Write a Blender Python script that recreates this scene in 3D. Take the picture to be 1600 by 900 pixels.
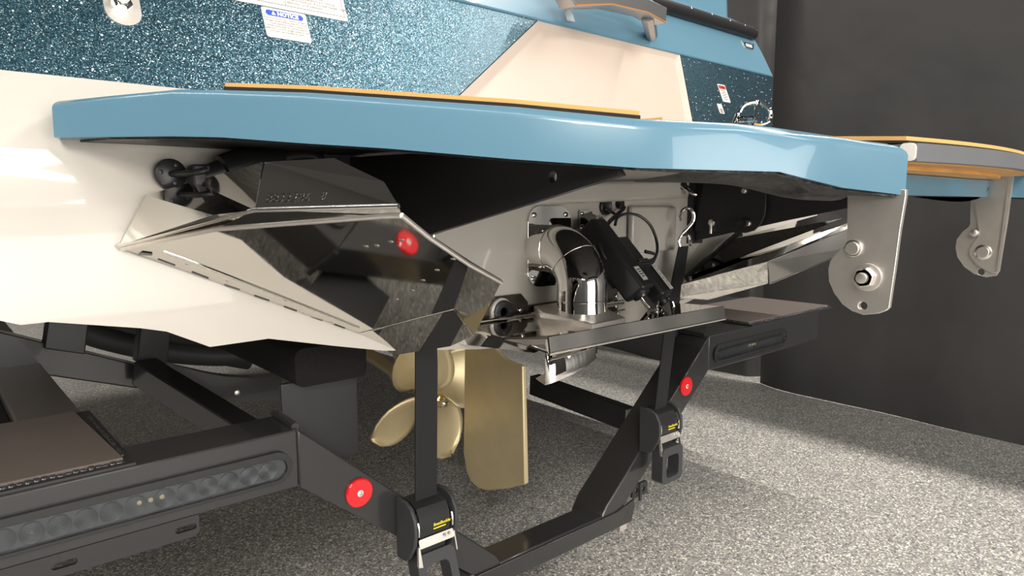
import bpy, bmesh, math, random
from mathutils import Vector, Matrix
from mathutils.geometry import tessellate_polygon
random.seed(7)
V = Vector
sc = bpy.context.scene
COL = sc.collection
for o in list(bpy.data.objects):
    bpy.data.objects.remove(o)

# ------------------------------------------------------------------ camera, world, lights, exposure
FPX = 1070.0; PITCH = math.radians(7.0); YAW = math.radians(41.3)
CAM = V((-1.076, -1.072, 1.02))
cd = bpy.data.cameras.new('camera'); cam = bpy.data.objects.new('camera', cd); COL.objects.link(cam)
cd.sensor_width = 36.0; cd.lens = FPX / 1600 * 36.0; cd.clip_start = 0.02
cam.location = CAM
cam.rotation_euler = (math.radians(90) - PITCH, 0, -YAW)
sc.camera = cam

w = bpy.data.worlds.new('world'); sc.world = w; w.use_nodes = True
w.node_tree.nodes['Background'].inputs[0].default_value = (1, .95, .88, 1)
w.node_tree.nodes['Background'].inputs[1].default_value = 0.25

def area(name, loc, target, sx, sy, power, col=(1, .94, .86)):
    d = bpy.data.lights.new(name, 'AREA'); d.shape = 'RECTANGLE'; d.size = sx; d.size_y = sy
    d.energy = power; d.color = col
    o = bpy.data.objects.new(name, d); COL.objects.link(o); o.location = loc
    o.rotation_euler = (V(target) - V(loc)).to_track_quat('-Z', 'Y').to_euler()
    return o
area('ceiling_lamp', (.4, -5.0, 4.6), (.3, -1.5, .3), 2.2, .5, 70)
area('high_wall_lamp', (-2.85, -2.7, 2.4), (-.3, .3, .1), 1.8, .9, 140)
area('ceiling_strip_lamp', (-2.6, .2, 3.7), (-1.0, .2, .6), 9.0, .10, 95)  # port strip added as fill for the dark floor under the trailer
area('ceiling_strip_lamp', (2.80, -2.3, 4.6), (2.2, -2.3, 0), 7.0, .05, 330)
area('ceiling_lamp', (-2.0, 5.0, 4.6), (-1.8, 4.7, 0), .5, 1.3, 90)
area('added_aft_fill', (-.5, -6.8, 1.3), (-.6, 0, 1.0), 4.2, 2.4, 240, (1, .96, .90))  # added fill lamp behind the camera to brighten the transom under the platform

sc.view_settings.view_transform = 'Standard'; sc.view_settings.look = 'None'
sc.view_settings.gamma = 1.0; sc.view_settings.use_curve_mapping = False
sc.view_settings.exposure = 0.13

# ------------------------------------------------------------------ measuring helpers: a sight line met with a real plane
def ray(px, py):
    x = (px - 800) / FPX; v = (450 - py) / FPX
    f = math.cos(PITCH) + v * math.sin(PITCH); u = -math.sin(PITCH) + v * math.cos(PITCH)
    return V((f * math.sin(YAW) + x * math.cos(YAW), f * math.cos(YAW) - x * math.sin(YAW), u))
def pD(px, py, d): return CAM + ray(px, py) * d
def pax(px, py, i, val):
    r = ray(px, py); return CAM + r * ((val - CAM[i]) / r[i])
def pX(px, py, val): return pax(px, py, 0, val)
def pY(px, py, val): return pax(px, py, 1, val)
def pZ(px, py, val): return pax(px, py, 2, val)
def pP(px, py, p0, n):
    r = ray(px, py); return CAM + r * ((p0 - CAM).dot(n) / r.dot(n))

# ------------------------------------------------------------------ materials
MATS = {}
def mat(name, col, rough=.5, metal=0.0, coat=0.0, spec=.5, noise=0.0, nscale=20.0, bump=0.0, bscale=200.0, bdist=.001, stretch=None, trans=0.0, ior=1.45, sheen=0.0, rvar=0.0):
    m = bpy.data.materials.new(name); m.use_nodes = True
    nt = m.node_tree; b = nt.nodes['Principled BSDF']
    b.inputs['Base Color'].default_value = (*col, 1); b.inputs['Roughness'].default_value = rough
    b.inputs['Metallic'].default_value = metal; b.inputs['Coat Weight'].default_value = coat
    b.inputs['Coat Roughness'].default_value = .04
    b.inputs['Specular IOR Level'].default_value = spec
    b.inputs['Transmission Weight'].default_value = trans; b.inputs['IOR'].default_value = ior
    b.inputs['Sheen Weight'].default_value = sheen
    tc = nt.nodes.new('ShaderNodeTexCoord'); src = tc.outputs['Object']
    if stretch:
        mp = nt.nodes.new('ShaderNodeMapping'); mp.inputs['Scale'].default_value = stretch
        nt.links.new(src, mp.inputs[0]); src = mp.outputs[0]
    n1 = nt.nodes.new('ShaderNodeTexNoise'); n1.inputs['Scale'].default_value = nscale; n1.inputs['Detail'].default_value = 4
    nt.links.new(src, n1.inputs['Vector'])
    mx = nt.nodes.new('ShaderNodeMix'); mx.data_type = 'RGBA'
    k = max(noise, .02)
    mx.inputs[6].default_value = (*[c * (1 - k) for c in col], 1); mx.inputs[7].default_value = (*[min(1, c * (1 + k)) for c in col], 1)
    nt.links.new(n1.outputs['Fac'], mx.inputs[0]); nt.links.new(mx.outputs[2], b.inputs['Base Color'])
    if rvar:
        mr = nt.nodes.new('ShaderNodeMapRange'); mr.inputs[3].default_value = max(0, rough - rvar); mr.inputs[4].default_value = rough + rvar
        nt.links.new(n1.outputs['Fac'], mr.inputs[0]); nt.links.new(mr.outputs[0], b.inputs['Roughness'])
    if bump:
        n2 = nt.nodes.new('ShaderNodeTexNoise'); n2.inputs['Scale'].default_value = bscale; n2.inputs['Detail'].default_value = 3
        nt.links.new(src, n2.inputs['Vector'])
        bp = nt.nodes.new('ShaderNodeBump'); bp.inputs['Strength'].default_value = bump; bp.inputs['Distance'].default_value = bdist
        nt.links.new(n2.outputs['Fac'], bp.inputs['Height']); nt.links.new(bp.outputs[0], b.inputs['Normal'])
    MATS[name] = m; return m

BLUE = mat('blue_gelcoat', (.118, .250, .345), .28, coat=.4, spec=.4)
WHITE = mat('cream_gelcoat', (.53, .50, .455), .28, coat=.35, noise=.03, nscale=3)
PEACH = mat('peach_gelcoat', (.55, .455, .385), .42, coat=.1, noise=.02, nscale=4)
STEEL = mat('polished_stainless', (.68, .66, .62), .05, 1.0, bump=.05, bscale=9, bdist=.002, rvar=.03)
CHROME = mat('chrome', (.88, .86, .83), .03, 1.0)
BRUSHED = mat('blasted_stainless', (.90, .86, .81), .42, 1.0, bump=.25, bscale=1500, bdist=.0004, noise=.08, nscale=60)
MILL = mat('mill_aluminium', (.52, .52, .53), .32, 1.0)
BRONZE = mat('nickel_bronze', (.72, .60, .36), .40, .55, noise=.12, nscale=14, bump=.08, bscale=120, rvar=.06)
BLACKPC = mat('gloss_black_powder_coat', (.030, .030, .031), .22, coat=.3, bump=.06, bscale=90, bdist=.0006)
BLACKSAT = mat('satin_black_paint', (.026, .026, .027), .40)
BLACKMAT = mat('matt_black', (.010, .010, .010), .7, bump=.2, bscale=300, bdist=.0005)
FRP = mat('black_fibreglass', (.018, .018, .018), .45, bump=.7, bscale=55, bdist=.006, noise=.5, nscale=30)
PLASTIC = mat('black_plastic', (.020, .020, .021), .38)
RUBBER = mat('dark_grey_rubber', (.045, .047, .050), .5)
RIMRUB = mat('grey_rim_aluminium', (.20, .205, .22), .38, .35, noise=.06, nscale=20)
WEB = mat('black_webbing', (.012, .012, .014), .75, bump=.6, bscale=500, bdist=.0006, stretch=(1, 1, .4))
CARPET = mat('black_bunk_carpet', (.0075, .0065, .006), .95, bump=1.0, bscale=420, bdist=.004, noise=.6, nscale=300, sheen=.0)
TEAK = mat('tan_foam_decking', (.72, .40, .13), .8, noise=.08, nscale=40, bump=.2, bscale=300)
TEAKWOOD = mat('tan_wood_grain', (.60, .31, .09), .5, noise=.35, nscale=14, stretch=(1, 9, 9))
FOAMBLK = mat('black_foam', (.02, .02, .02), .85)
RED = mat('red_reflector_plastic', (.72, .012, .02), .15, coat=.6, bump=.15, bscale=400, bdist=.0006)
REDDK = mat('red_print', (.70, .04, .03), .5)
LBLUE = mat('blue_print', (.02, .08, .50), .5)
LABEL = mat('white_label_vinyl', (.82, .78, .73), .45)
INK = mat('black_ink', (.03, .03, .03), .6)
LGREY = mat('grey_label', (.55, .55, .53), .4)
YELLOW = mat('yellow_print', (.85, .72, .03), .5)
GRIT = mat('grit_step_coating', (.150, .125, .110), .45, spec=.7, bump=.8, bscale=1300, bdist=.0012, noise=.75, nscale=1100)
TAPE = mat('white_strap_fabric', (.55, .62, .66), .6)
CONC = mat('painted_wall', (.42, .41, .39), .8, noise=.05, nscale=3)
DARKW = mat('dark_wall', (.03, .03, .03), .9)
CEIL = mat('ceiling_paint', (.10, .10, .10), .8)
LEDM = mat('led_reflector', (.36, .365, .37), .22, .85)
DULL = mat('dark_brown_stainless', (.20, .18, .155), .25, 1.0)  # darker, browner stainless for the hinge mount plates
LEDB = mat('led_backing', (.055, .056, .058), .35)
LEDY = mat('led_chip', (.34, .30, .18), .35)
def clear(name, tint, k):
    m = bpy.data.materials.new(name); m.use_nodes = True; nt = m.node_tree; nt.nodes.remove(nt.nodes['Principled BSDF'])
    t = nt.nodes.new('ShaderNodeBsdfTransparent'); t.inputs[0].default_value = (*tint, 1)
    g = nt.nodes.new('ShaderNodeBsdfGlossy'); g.inputs['Roughness'].default_value = .06
    f = nt.nodes.new('ShaderNodeFresnel'); f.inputs[0].default_value = 1.45
    a = nt.nodes.new('ShaderNodeMath'); a.operation = 'MULTIPLY'; a.inputs[1].default_value = k; nt.links.new(f.outputs[0], a.inputs[0])
    mx = nt.nodes.new('ShaderNodeMixShader'); nt.links.new(a.outputs[0], mx.inputs[0]); nt.links.new(t.outputs[0], mx.inputs[1]); nt.links.new(g.outputs[0], mx.inputs[2])
    nt.links.new(mx.outputs[0], nt.nodes['Material Output'].inputs[0]); return m
LENS = clear('clear_lens', (.93, .95, .97), .8)
CLRP = clear('clear_plastic', (.9, .9, .9), 1.0)
SATIN = mat('satin_stainless', (.90, .87, .83), .26, 1.0)
ORANGE = mat('copper_orange', (.75, .32, .08), .35, .5)

def flake_mat():
    m = bpy.data.materials.new('blue_metal_flake'); m.use_nodes = True; nt = m.node_tree; b = nt.nodes['Principled BSDF']
    tc = nt.nodes.new('ShaderNodeTexCoord')
    v1 = nt.nodes.new('ShaderNodeTexVoronoi'); v1.inputs['Scale'].default_value = 900
    nt.links.new(tc.outputs['Object'], v1.inputs['Vector'])
    sp = nt.nodes.new('ShaderNodeSeparateColor'); nt.links.new(v1.outputs['Color'], sp.inputs[0])
    cr = nt.nodes.new('ShaderNodeValToRGB'); e = cr.color_ramp.elements
    e[0].position = 0; e[0].color = (.018, .052, .075, 1); e[1].position = 1; e[1].color = (.55, .68, .74, 1)
    x = e.new(.66); x.color = (.036, .095, .13, 1); x = e.new(.92); x.color = (.085, .18, .235, 1)
    nt.links.new(sp.outputs[0], cr.inputs[0])
    v2 = nt.nodes.new('ShaderNodeTexVoronoi'); v2.inputs['Scale'].default_value = 110
    nt.links.new(tc.outputs['Object'], v2.inputs['Vector'])
    s2 = nt.nodes.new('ShaderNodeSeparateColor'); nt.links.new(v2.outputs['Color'], s2.inputs[0])
    g1 = nt.nodes.new('ShaderNodeMath'); g1.operation = 'GREATER_THAN'; g1.inputs[1].default_value = .72; nt.links.new(s2.outputs[0], g1.inputs[0])
    g2 = nt.nodes.new('ShaderNodeMath'); g2.operation = 'LESS_THAN'; g2.inputs[1].default_value = .17; nt.links.new(v2.outputs['Distance'], g2.inputs[0])
    g3 = nt.nodes.new('ShaderNodeMath'); g3.operation = 'MULTIPLY'; nt.links.new(g1.outputs[0], g3.inputs[0]); nt.links.new(g2.outputs[0], g3.inputs[1])
    mxs = nt.nodes.new('ShaderNodeMix'); mxs.data_type = 'RGBA'; nt.links.new(g3.outputs[0], mxs.inputs[0])
    nt.links.new(cr.outputs[0], mxs.inputs[6]); mxs.inputs[7].default_value = (.80, .88, .92, 1)  # sparse near-white dots: glints of large flakes put into the colour
    nt.links.new(mxs.outputs[2], b.inputs['Base Color'])
    mm = nt.nodes.new('ShaderNodeMapRange'); mm.inputs[3].default_value = .85; mm.inputs[4].default_value = .0
    nt.links.new(g3.outputs[0], mm.inputs[0]); nt.links.new(mm.outputs[0], b.inputs['Metallic'])
    # every flake lies at its own small tilt
    g = nt.nodes.new('ShaderNodeNewGeometry')
    sub = nt.nodes.new('ShaderNodeVectorMath'); sub.operation = 'SUBTRACT'; sub.inputs[1].default_value = (.5, .5, .5)
    nt.links.new(v1.outputs['Color'], sub.inputs[0])
    scl = nt.nodes.new('ShaderNodeVectorMath'); scl.operation = 'SCALE'; scl.inputs['Scale'].default_value = .42
    nt.links.new(sub.outputs[0], scl.inputs[0])
    ad = nt.nodes.new('ShaderNodeVectorMath'); ad.operation = 'ADD'
    nt.links.new(g.outputs['Normal'], ad.inputs[0]); nt.links.new(scl.outputs[0], ad.inputs[1])
    nm = nt.nodes.new('ShaderNodeVectorMath'); nm.operation = 'NORMALIZE'; nt.links.new(ad.outputs[0], nm.inputs[0])
    nt.links.new(nm.outputs[0], b.inputs['Normal'])
    b.inputs['Roughness'].default_value = .34
    b.inputs['Coat Weight'].default_value = .12; b.inputs['Coat Roughness'].default_value = .25
    return m
FLAKE = flake_mat()

def floor_mat():
    m = bpy.data.materials.new('flake_epoxy_floor'); m.use_nodes = True; nt = m.node_tree; b = nt.nodes['Principled BSDF']
    tc = nt.nodes.new('ShaderNodeTexCoord')
    v1 = nt.nodes.new('ShaderNodeTexVoronoi'); v1.inputs['Scale'].default_value = 210; v1.inputs['Randomness'].default_value = 1
    nt.links.new(tc.outputs['Object'], v1.inputs['Vector'])
    sp = nt.nodes.new('ShaderNodeSeparateColor'); nt.links.new(v1.outputs['Color'], sp.inputs[0])
    cr = nt.nodes.new('ShaderNodeValToRGB'); cr.color_ramp.interpolation = 'CONSTANT'; e = cr.color_ramp.elements
    e[0].position = 0; e[0].color = (.11, .11, .11, 1); e[1].position = .18; e[1].color = (.22, .22, .215, 1)
    for p_, c_ in ((.42, (.30, .295, .28, 1)), (.62, (.36, .34, .30, 1)), (.74, (.26, .26, .26, 1)), (.86, (.62, .60, .56, 1))):
        x = e.new(p_); x.color = c_
    nt.links.new(sp.outputs[0], cr.inputs[0])
    n = nt.nodes.new('ShaderNodeTexNoise'); n.inputs['Scale'].default_value = 2.2; n.inputs['Detail'].default_value = 5
    nt.links.new(tc.outputs['Object'], n.inputs['Vector'])
    mr = nt.nodes.new('ShaderNodeMapRange'); mr.inputs[3].default_value = 1.3; mr.inputs[4].default_value = 1.62
    nt.links.new(n.outputs['Fac'], mr.inputs[0])
    mu = nt.nodes.new('ShaderNodeMix'); mu.data_type = 'RGBA'; mu.blend_type = 'MULTIPLY'; mu.inputs[0].default_value = 1
    nt.links.new(cr.outputs[0], mu.inputs[6]); nt.links.new(mr.outputs[0], mu.inputs[7])
    nt.links.new(mu.outputs[2], b.inputs['Base Color'])
    b.inputs['Roughness'].default_value = .42; b.inputs['Specular IOR Level'].default_value = .4
    bp = nt.nodes.new('ShaderNodeBump'); bp.inputs['Strength'].default_value = .25; bp.inputs['Distance'].default_value = .001
    nt.links.new(sp.outputs[1], bp.inputs['Height']); nt.links.new(bp.outputs[0], b.inputs['Normal'])
    return m
FLOOR = floor_mat()
CURT = mat('black_vinyl_curtain', (.054, .0525, .053), .44, spec=.7, noise=.18, nscale=2.5, bump=.35, bscale=2.2, bdist=.05, rvar=.08)

# ------------------------------------------------------------------ mesh helpers
def tag(o, label=None, cat=None, group=None, kind=None):
    if label: o['label'] = label
    if cat: o['category'] = cat
    if group: o['group'] = group
    if kind: o['kind'] = kind
    return o
def adopt(o, parent):
    if parent is not None:
        bpy.context.view_layer.update() if False else None
        o.parent = parent
        o.matrix_parent_inverse = world_of(parent).inverted()
def world_of(o):
    m = o.matrix_basis.copy()
    if o.parent: m = world_of(o.parent) @ o.matrix_parent_inverse @ m
    return m
def empty(name, loc):
    o = bpy.data.objects.new(name, None); COL.objects.link(o); o.location = loc; o.empty_display_size = .05
    return o
def mk(name, verts, faces, m, parent=None, smooth=False, bevel=0, bseg=2, ang=35, fixn=True):
    me = bpy.data.meshes.new(name); me.from_pydata([tuple(v) for v in verts], [], [tuple(f) for f in faces]); me.update()
    bm = bmesh.new(); bm.from_mesh(me)
    bmesh.ops.remove_doubles(bm, verts=bm.verts, dist=1e-6)
    if fixn: bmesh.ops.recalc_face_normals(bm, faces=bm.faces)
    bm.to_mesh(me); bm.free()
    me.materials.append(m)
    o = bpy.data.objects.new(name, me); COL.objects.link(o)
    if smooth or bevel:
        for p in me.polygons: p.use_smooth = True
        me.set_sharp_from_angle(angle=math.radians(ang if not bevel else 60))
    if bevel:
        b = o.modifiers.new('bevel', 'BEVEL'); b.width = bevel; b.segments = bseg; b.limit_method = 'ANGLE'; b.angle_limit = math.radians(ang)
        b.harden_normals = False
    adopt(o, parent)
    return o
class MB:
    def __init__(s): s.v = []; s.f = []
    def add(s, verts, faces):
        k = len(s.v); s.v += [V(x) for x in verts]; s.f += [tuple(i + k for i in f) for f in faces]; return s
    def box(s, lo, hi):
        x0, y0, z0 = lo; x1, y1, z1 = hi
        return s.add([(x0,y0,z0),(x1,y0,z0),(x1,y1,z0),(x0,y1,z0),(x0,y0,z1),(x1,y0,z1),(x1,y1,z1),(x0,y1,z1)],
                     [(0,3,2,1),(4,5,6,7),(0,1,5,4),(1,2,6,5),(2,3,7,6),(3,0,4,7)])
    def beam(s, a, b, wid, hgt, up=(0,0,1)):
        a = V(a); b = V(b); d = (b - a).normalized(); u = V(up); sd = d.cross(u).normalized(); u = sd.cross(d).normalized()
        vs = []
        for p in (a, b):
            for (i, j) in ((-1,-1),(1,-1),(1,1),(-1,1)): vs.append(p + sd * (i * wid / 2) + u * (j * hgt / 2))
        return s.add(vs, [(0,1,2,3),(7,6,5,4),(0,4,5,1),(1,5,6,2),(2,6,7,3),(3,7,4,0)])
    def plate(s, pts, off, holes=()):
        """flat or nearly flat polygon given by 3D points, given thickness by the offset vector; holes = lists of points"""
        off = V(off); loops = [[V(p) for p in pts]] + [[V(p) for p in h] for h in holes]
        tri = tessellate_polygon(loops); flat = [p for l in loops for p in l]; n = len(flat)
        fs = [tuple(t) for t in tri] + [tuple(n + i for i in reversed(t)) for t in tri]
        k = 0
        for l in loops:
            L = len(l)
            for i in range(L): fs.append((k + i, k + (i + 1) % L, n + k + (i + 1) % L, n + k + i))
            k += L
        return s.add(flat + [p + off for p in flat], fs)
    def tube(s, path, r, n=12, cap=True):
        path = [V(p) for p in path]; rs = r if isinstance(r, (list, tuple)) else [r] * len(path)
        t0 = (path[1] - path[0]).normalized(); u = t0.orthogonal().normalized(); rings = []
        for i, p in enumerate(path):
            t = (path[min(i + 1, len(path) - 1)] - path[max(i - 1, 0)]).normalized()
            u = (u - t * u.dot(t)).normalized(); w_ = t.cross(u)
            rings.append([p + (u * math.cos(2 * math.pi * k / n) + w_ * math.sin(2 * math.pi * k / n)) * rs[i] for k in range(n)])
        fs = []
        for i in range(len(rings) - 1):
            for k in range(n): fs.append((i * n + k, i * n + (k + 1) % n, (i + 1) * n + (k + 1) % n, (i + 1) * n + k))
        if cap: fs += [tuple(reversed(range(n))), tuple((len(rings) - 1) * n + k for k in range(n))]
        return s.add([p for r_ in rings for p in r_], fs)
    def lathe(s, c, axis, prof, n=24):
        """prof = list of (distance along axis, radius)"""
        c = V(c); a = V(axis).normalized(); u = a.orthogonal().normalized(); w_ = a.cross(u); vs = []; fs = []
        for (h, r) in prof:
            for k in range(n):
                t = 2 * math.pi * k / n; vs.append(c + a * h + (u * math.cos(t) + w_ * math.sin(t)) * max(r, 1e-5))
        for i in range(len(prof) - 1):
            for k in range(n): fs.append((i * n + k, i * n + (k + 1) % n, (i + 1) * n + (k + 1) % n, (i + 1) * n + k))
        fs += [tuple(reversed(range(n))), tuple((len(prof) - 1) * n + k for k in range(n))]
        return s.add(vs, fs)
    def build(s, name, m, parent=None, **k): return mk(name, s.v, s.f, m, parent, **k)
def smooth_path(pts, n=8):
    pts = [V(p) for p in pts]; out = []
    for i in range(len(pts) - 1):
        p0 = pts[max(i - 1, 0)]; p1 = pts[i]; p2 = pts[i + 1]; p3 = pts[min(i + 2, len(pts) - 1)]
        for k in range(n):
            t = k / n
            out.append(.5 * ((2 * p1) + (p2 - p0) * t + (2 * p0 - 5 * p1 + 4 * p2 - p3) * t * t + (3 * p1 - p0 - 3 * p2 + p3) * t ** 3))
    out.append(pts[-1]); return out
def circle(c, u, v_, r, n=20): return [V(c) + V(u) * (r * math.cos(2 * math.pi * k / n)) + V(v_) * (r * math.sin(2 * math.pi * k / n)) for k in range(n)]
def rrect(c, u, v_, hw, hh, r, n=5):
    out = []
    for (sx, sy, a0) in ((1, 1, 0), (-1, 1, 90), (-1, -1, 180), (1, -1, 270)):
        for k in range(n + 1):
            a = math.radians(a0 + 90 * k / n)
            out.append(V(c) + V(u) * (sx * (hw - r) + r * math.cos(a)) + V(v_) * (sy * (hh - r) + r * math.sin(a)))
    return out
def bolt(name, c, axis, r, h, parent, m=CHROME, washer=0, hexa=False):
    b = MB()
    if washer: b.lathe(c, axis, [(0, washer), (h * .25, washer), (h * .3, washer * .9)], 20)
    b.lathe(c, axis, [(0, r), (h * .75, r), (h, r * .7)], 6 if hexa else 14)
    return b.build(name, m, parent, smooth=not hexa, ang=40)
def text(name, body, size, org, u, v_, m, parent, align='LEFT', lift=.0008, bold=0.0, line=1.0, depth=0.0):
    cu = bpy.data.curves.new(name, 'FONT'); cu.body = body; cu.size = size; cu.align_x = align; cu.offset = bold; cu.space_line = line
    cu.resolution_u = 2; cu.extrude = depth
    tmp = bpy.data.objects.new('tmp', cu); COL.objects.link(tmp)
    dg = bpy.context.evaluated_depsgraph_get(); me = bpy.data.meshes.new_from_object(tmp.evaluated_get(dg))
    bpy.data.objects.remove(tmp); bpy.data.curves.remove(cu)
    u = V(u).normalized(); v_ = V(v_); v_ = (v_ - u * v_.dot(u)).normalized(); n = u.cross(v_)
    M = Matrix((u, v_, n)).transposed().to_4x4(); M.translation = V(org) + n * lift
    me.transform(M); me.materials.clear(); me.materials.append(m); me.name = name
    o = bpy.data.objects.new(name, me); COL.objects.link(o); adopt(o, parent); return o

# ------------------------------------------------------------------ the setting
def struct(o): o['kind'] = 'structure'; return o
struct(MB().box((-3.1, -7, -.1), (4.2, 9, 0)).build('floor', FLOOR))
struct(MB().box((-3.1, -7, 5.0), (4.2, 9, 5.1)).build('ceiling', CEIL))
struct(MB().box((-3.1, -7, 0), (-3.0, 9, 5)).build('wall_left', DARKW))
struct(MB().box((4.2, -7, 0), (4.3, 9, 5)).build('wall_right', DARKW))
struct(MB().box((-3.1, -7.1, 0), (4.2, -7, 5)).build('wall_back', DARKW))
struct(MB().box((-3.1, 9, 0), (4.2, 9.1, 5)).build('wall_front', CONC))

def curtain(name, y0, y1, xf, hem, label, top=2.75, n=220, m=34):
    vs = []; fs = []
    for i in range(n + 1):
        y = y0 + (y1 - y0) * i / n
        for j in range(m + 1):
            t = j / m; z = hem(y) + (top - hem(y)) * t
            vs.append((xf(y, z), y, z))
    for i in range(n):
        for j in range(m):
            a = i * (m + 1) + j; fs.append((a, a + 1, a + m + 2, a + m + 1))
    k = len(vs); vs += [(x + .006, y, z) for (x, y, z) in vs]
    fs += [tuple(q + k for q in reversed(f)) for f in fs]
    for i in range(n):
        a = i * (m + 1); b = a + m + 1; fs.append((a, b, b + k, a + k)); a += m; b += m; fs.append((a, a + k, b + k, b))
    for a0 in (0, n * (m + 1)):
        for j in range(m): a = a0 + j; fs.append((a, a + k, a + 1 + k, a + 1))
    o = mk(name, vs, fs, CURT, smooth=True, ang=50)
    return tag(o, label, 'curtain', 'black curtains along the wall')
def xr(y, z):
    fold = .022 * math.sin(1.9 * y + .6) + .010 * math.sin(5.1 * y + .5 * z) + .004 * math.sin(13 * y + 1.3 * z)
    end = .10 * max(0, (y - .55) / .32) ** 2 if y > .55 else 0
    return 2.40 + fold + end + .02 * max(0, .5 - z)
curtain('curtain', -4.6, .86, xr, lambda y: .004 + .002 * math.sin(2.3 * y), 'wide black vinyl curtain behind the silver hinge plates, right of the seam')
curtain('curtain', .88, 8.6, lambda y, z: 2.60 + .26 * math.exp(-((y - .88) / .06) ** 2) + .035 * math.sin(2.6 * y + .9) + .012 * math.sin(7 * y + z), lambda y: .004 + .002 * math.sin(3 * y),
        'black vinyl curtain hanging left of the seam, behind the boat corner')

# ------------------------------------------------------------------ BOAT
boat = tag(empty('boat', (0, .4, .70)), 'blue and cream wake boat stern with swim platform, sitting on the black trailer', 'boat')
# hull: lower transom outline (outer skin), mirrored, drawn forward
YO = -.03
low = [(-1.19, .93), (-1.06, .885), (-1.0, .877), (-.980, .8693), (-.951, .8699), (-.845, .849), (-.813, .8404), (-.755, .810), (-.667, .811), (-.56, .785), (-.462, .7624), (-.25, .735), (0, .715)]
XLO = 1.02
prof = low + [(-x, z) for (x, z) in reversed(low[:-1])]
def yout(z): return YO if z < 1.0 else YO + (z - 1.0) * (.08 / .19)
top_z = 1.192
# recess window in the transom under the platform
rec_o = [(-.935, 1.130), (-.905, 1.090), (-.815, 1.025), (-.70, .955), (-.58, .900), (-.44, .770), (.44, .770), (.58, .900), (.70, .955), (.815, 1.025), (.905, 1.090), (.935, 1.130)]
rec_i = [(-.86, 1.128), (-.84, 1.095), (-.775, 1.035), (-.67, .97), (-.545, .91), (-.41, .775), (.41, .775), (.545, .91), (.67, .97), (.775, 1.035), (.84, 1.095), (.86, 1.128)]
b = MB()
outer = [V((x, yout(z), z)) for x, z in prof] + [V((1.2, YO, 1.0)), V((XLO, yout(top_z), top_z)), V((-XLO, yout(top_z), top_z)), V((-1.2, YO, 1.0))]
xc_ = .815 - (.815 - .70) * (1.025 - 1.0) / (1.025 - .955)
rec_o = rec_o[:3] + [(-xc_, 1.0)] + rec_o[3:9] + [(xc_, 1.0)] + rec_o[9:]
rec_i = rec_i[:3] + [(-.738, 1.012)] + rec_i[3:9] + [(.738, 1.012)] + rec_i[9:]
ro = [V((x, yout(z), z)) for x, z in rec_o]; ri = [V((x, 0.0, z)) for x, z in rec_i]
lowp_ = [V((x, YO, z)) for x, z in prof] + [V((1.2, YO, 1.0))] + list(reversed(ro[3:11])) + [V((-1.2, YO, 1.0))]
upp_ = [V((-1.2, YO, 1.0))] + [ro[3], ro[2], ro[1], ro[0], ro[13], ro[12], ro[11], ro[10]] + [V((1.2, YO, 1.0)), V((XLO, yout(top_z), top_z)), V((-XLO, yout(top_z), top_z))]
for pl_ in (lowp_, upp_):
    b.add(pl_, [tuple(t) for t in tessellate_polygon([pl_])])
n_ = len(ro); b.add(ro + ri, [(i, (i + 1) % n_, n_ + (i + 1) % n_, n_ + i) for i in range(n_)])
tri = tessellate_polygon([ri]); b.add(ri, [tuple(t) for t in tri])
LF = 3.4
N = len(outer)
fwd = [V((p.x, LF, p.z + .02)) for p in outer]
b.add(outer + fwd, [(i, (i + 1) % N, N + (i + 1) % N, N + i) for i in range(N)])
tri = tessellate_polygon([fwd]); b.add(fwd, [tuple(t) for t in tri])
hull = b.build('hull', WHITE, boat, fixn=True, smooth=True, ang=22)
bm_ = bmesh.new(); bm_.from_mesh(hull.data)
for zc_ in (.86, .89, .92, .95, .98, 1.01, 1.04, 1.065, 1.09, 1.115, 1.14, 1.165):
    bmesh.ops.bisect_plane(bm_, geom=bm_.verts[:] + bm_.edges[:] + bm_.faces[:], plane_co=(0, 0, zc_), plane_no=(0, 0, 1))
for v in bm_.verts:      # the aft skin leans forward in one smooth curve
    if abs(v.co.y - yout(v.co.z)) < 2e-4 and v.co.z > .85: v.co.y = -.03 + .08 * ((v.co.z - .85) / (top_z - .85)) ** 2.5
for f in bm_.faces: f.smooth = True
bm_.to_mesh(hull.data); bm_.free(); hull.data.set_sharp_from_angle(angle=math.radians(22))
tag(hull, 'cream gelcoat lower hull and transom')
# box relief on the starboard side of the transom, under the platform
b = MB()
b.plate([(.235, 0, 1.015), (.42, 0, 1.015), (.42, 0, .90), (.235, 0, .90)], (0, -.018, 0))
b.build('transom_relief', WHITE, hull, bevel=.012, bseg=3)
b = MB(); b.plate([(-.22, 0, 1.06), (.47, 0, 1.085), (.47, 0, 1.035), (-.22, 0, 1.012)], (0, -.02, 0)); b.build('transom_ledge', WHITE, hull, bevel=.012, bseg=3)

# upper transom: raked plane
P0 = V((0, .05, 1.19)); NU = V((0, -1, .42)).normalized(); VU = V((0, .42, 1)).normalized(); UX = V((1, 0, 0))
def onu(px, py): return pP(px, py, P0, NU)
def upt(x, z): return V((x, .05 + .42 * (z - 1.19), z))
zt = 1.455
pa = onu(846, 25); pb = onu(715, 150); pc = onu(1063, 83); pdn = onu(1083, 190)
sl = (pb.x - pa.x) / (pb.z - pa.z)
def xl(z): return pa.x + sl * (z - pa.z)
sr = (pdn.x - pc.x) / (pdn.z - pc.z)
def xrr(z): return pc.x + sr * (z - pc.z)
zb = 1.192
b = MB(); b.plate([upt(-XLO, zb), upt(xl(zb), zb), upt(xl(zt), zt), upt(-1.2, zt)], -NU * .05)
tag(b.build('flake_panel', FLAKE, boat), 'sparkling blue metal flake panel')
b = MB(); b.plate([upt(xrr(zb), zb), upt(XLO, zb), upt(1.2, zt), upt(xrr(zt), zt)], -NU * .05)
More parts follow.
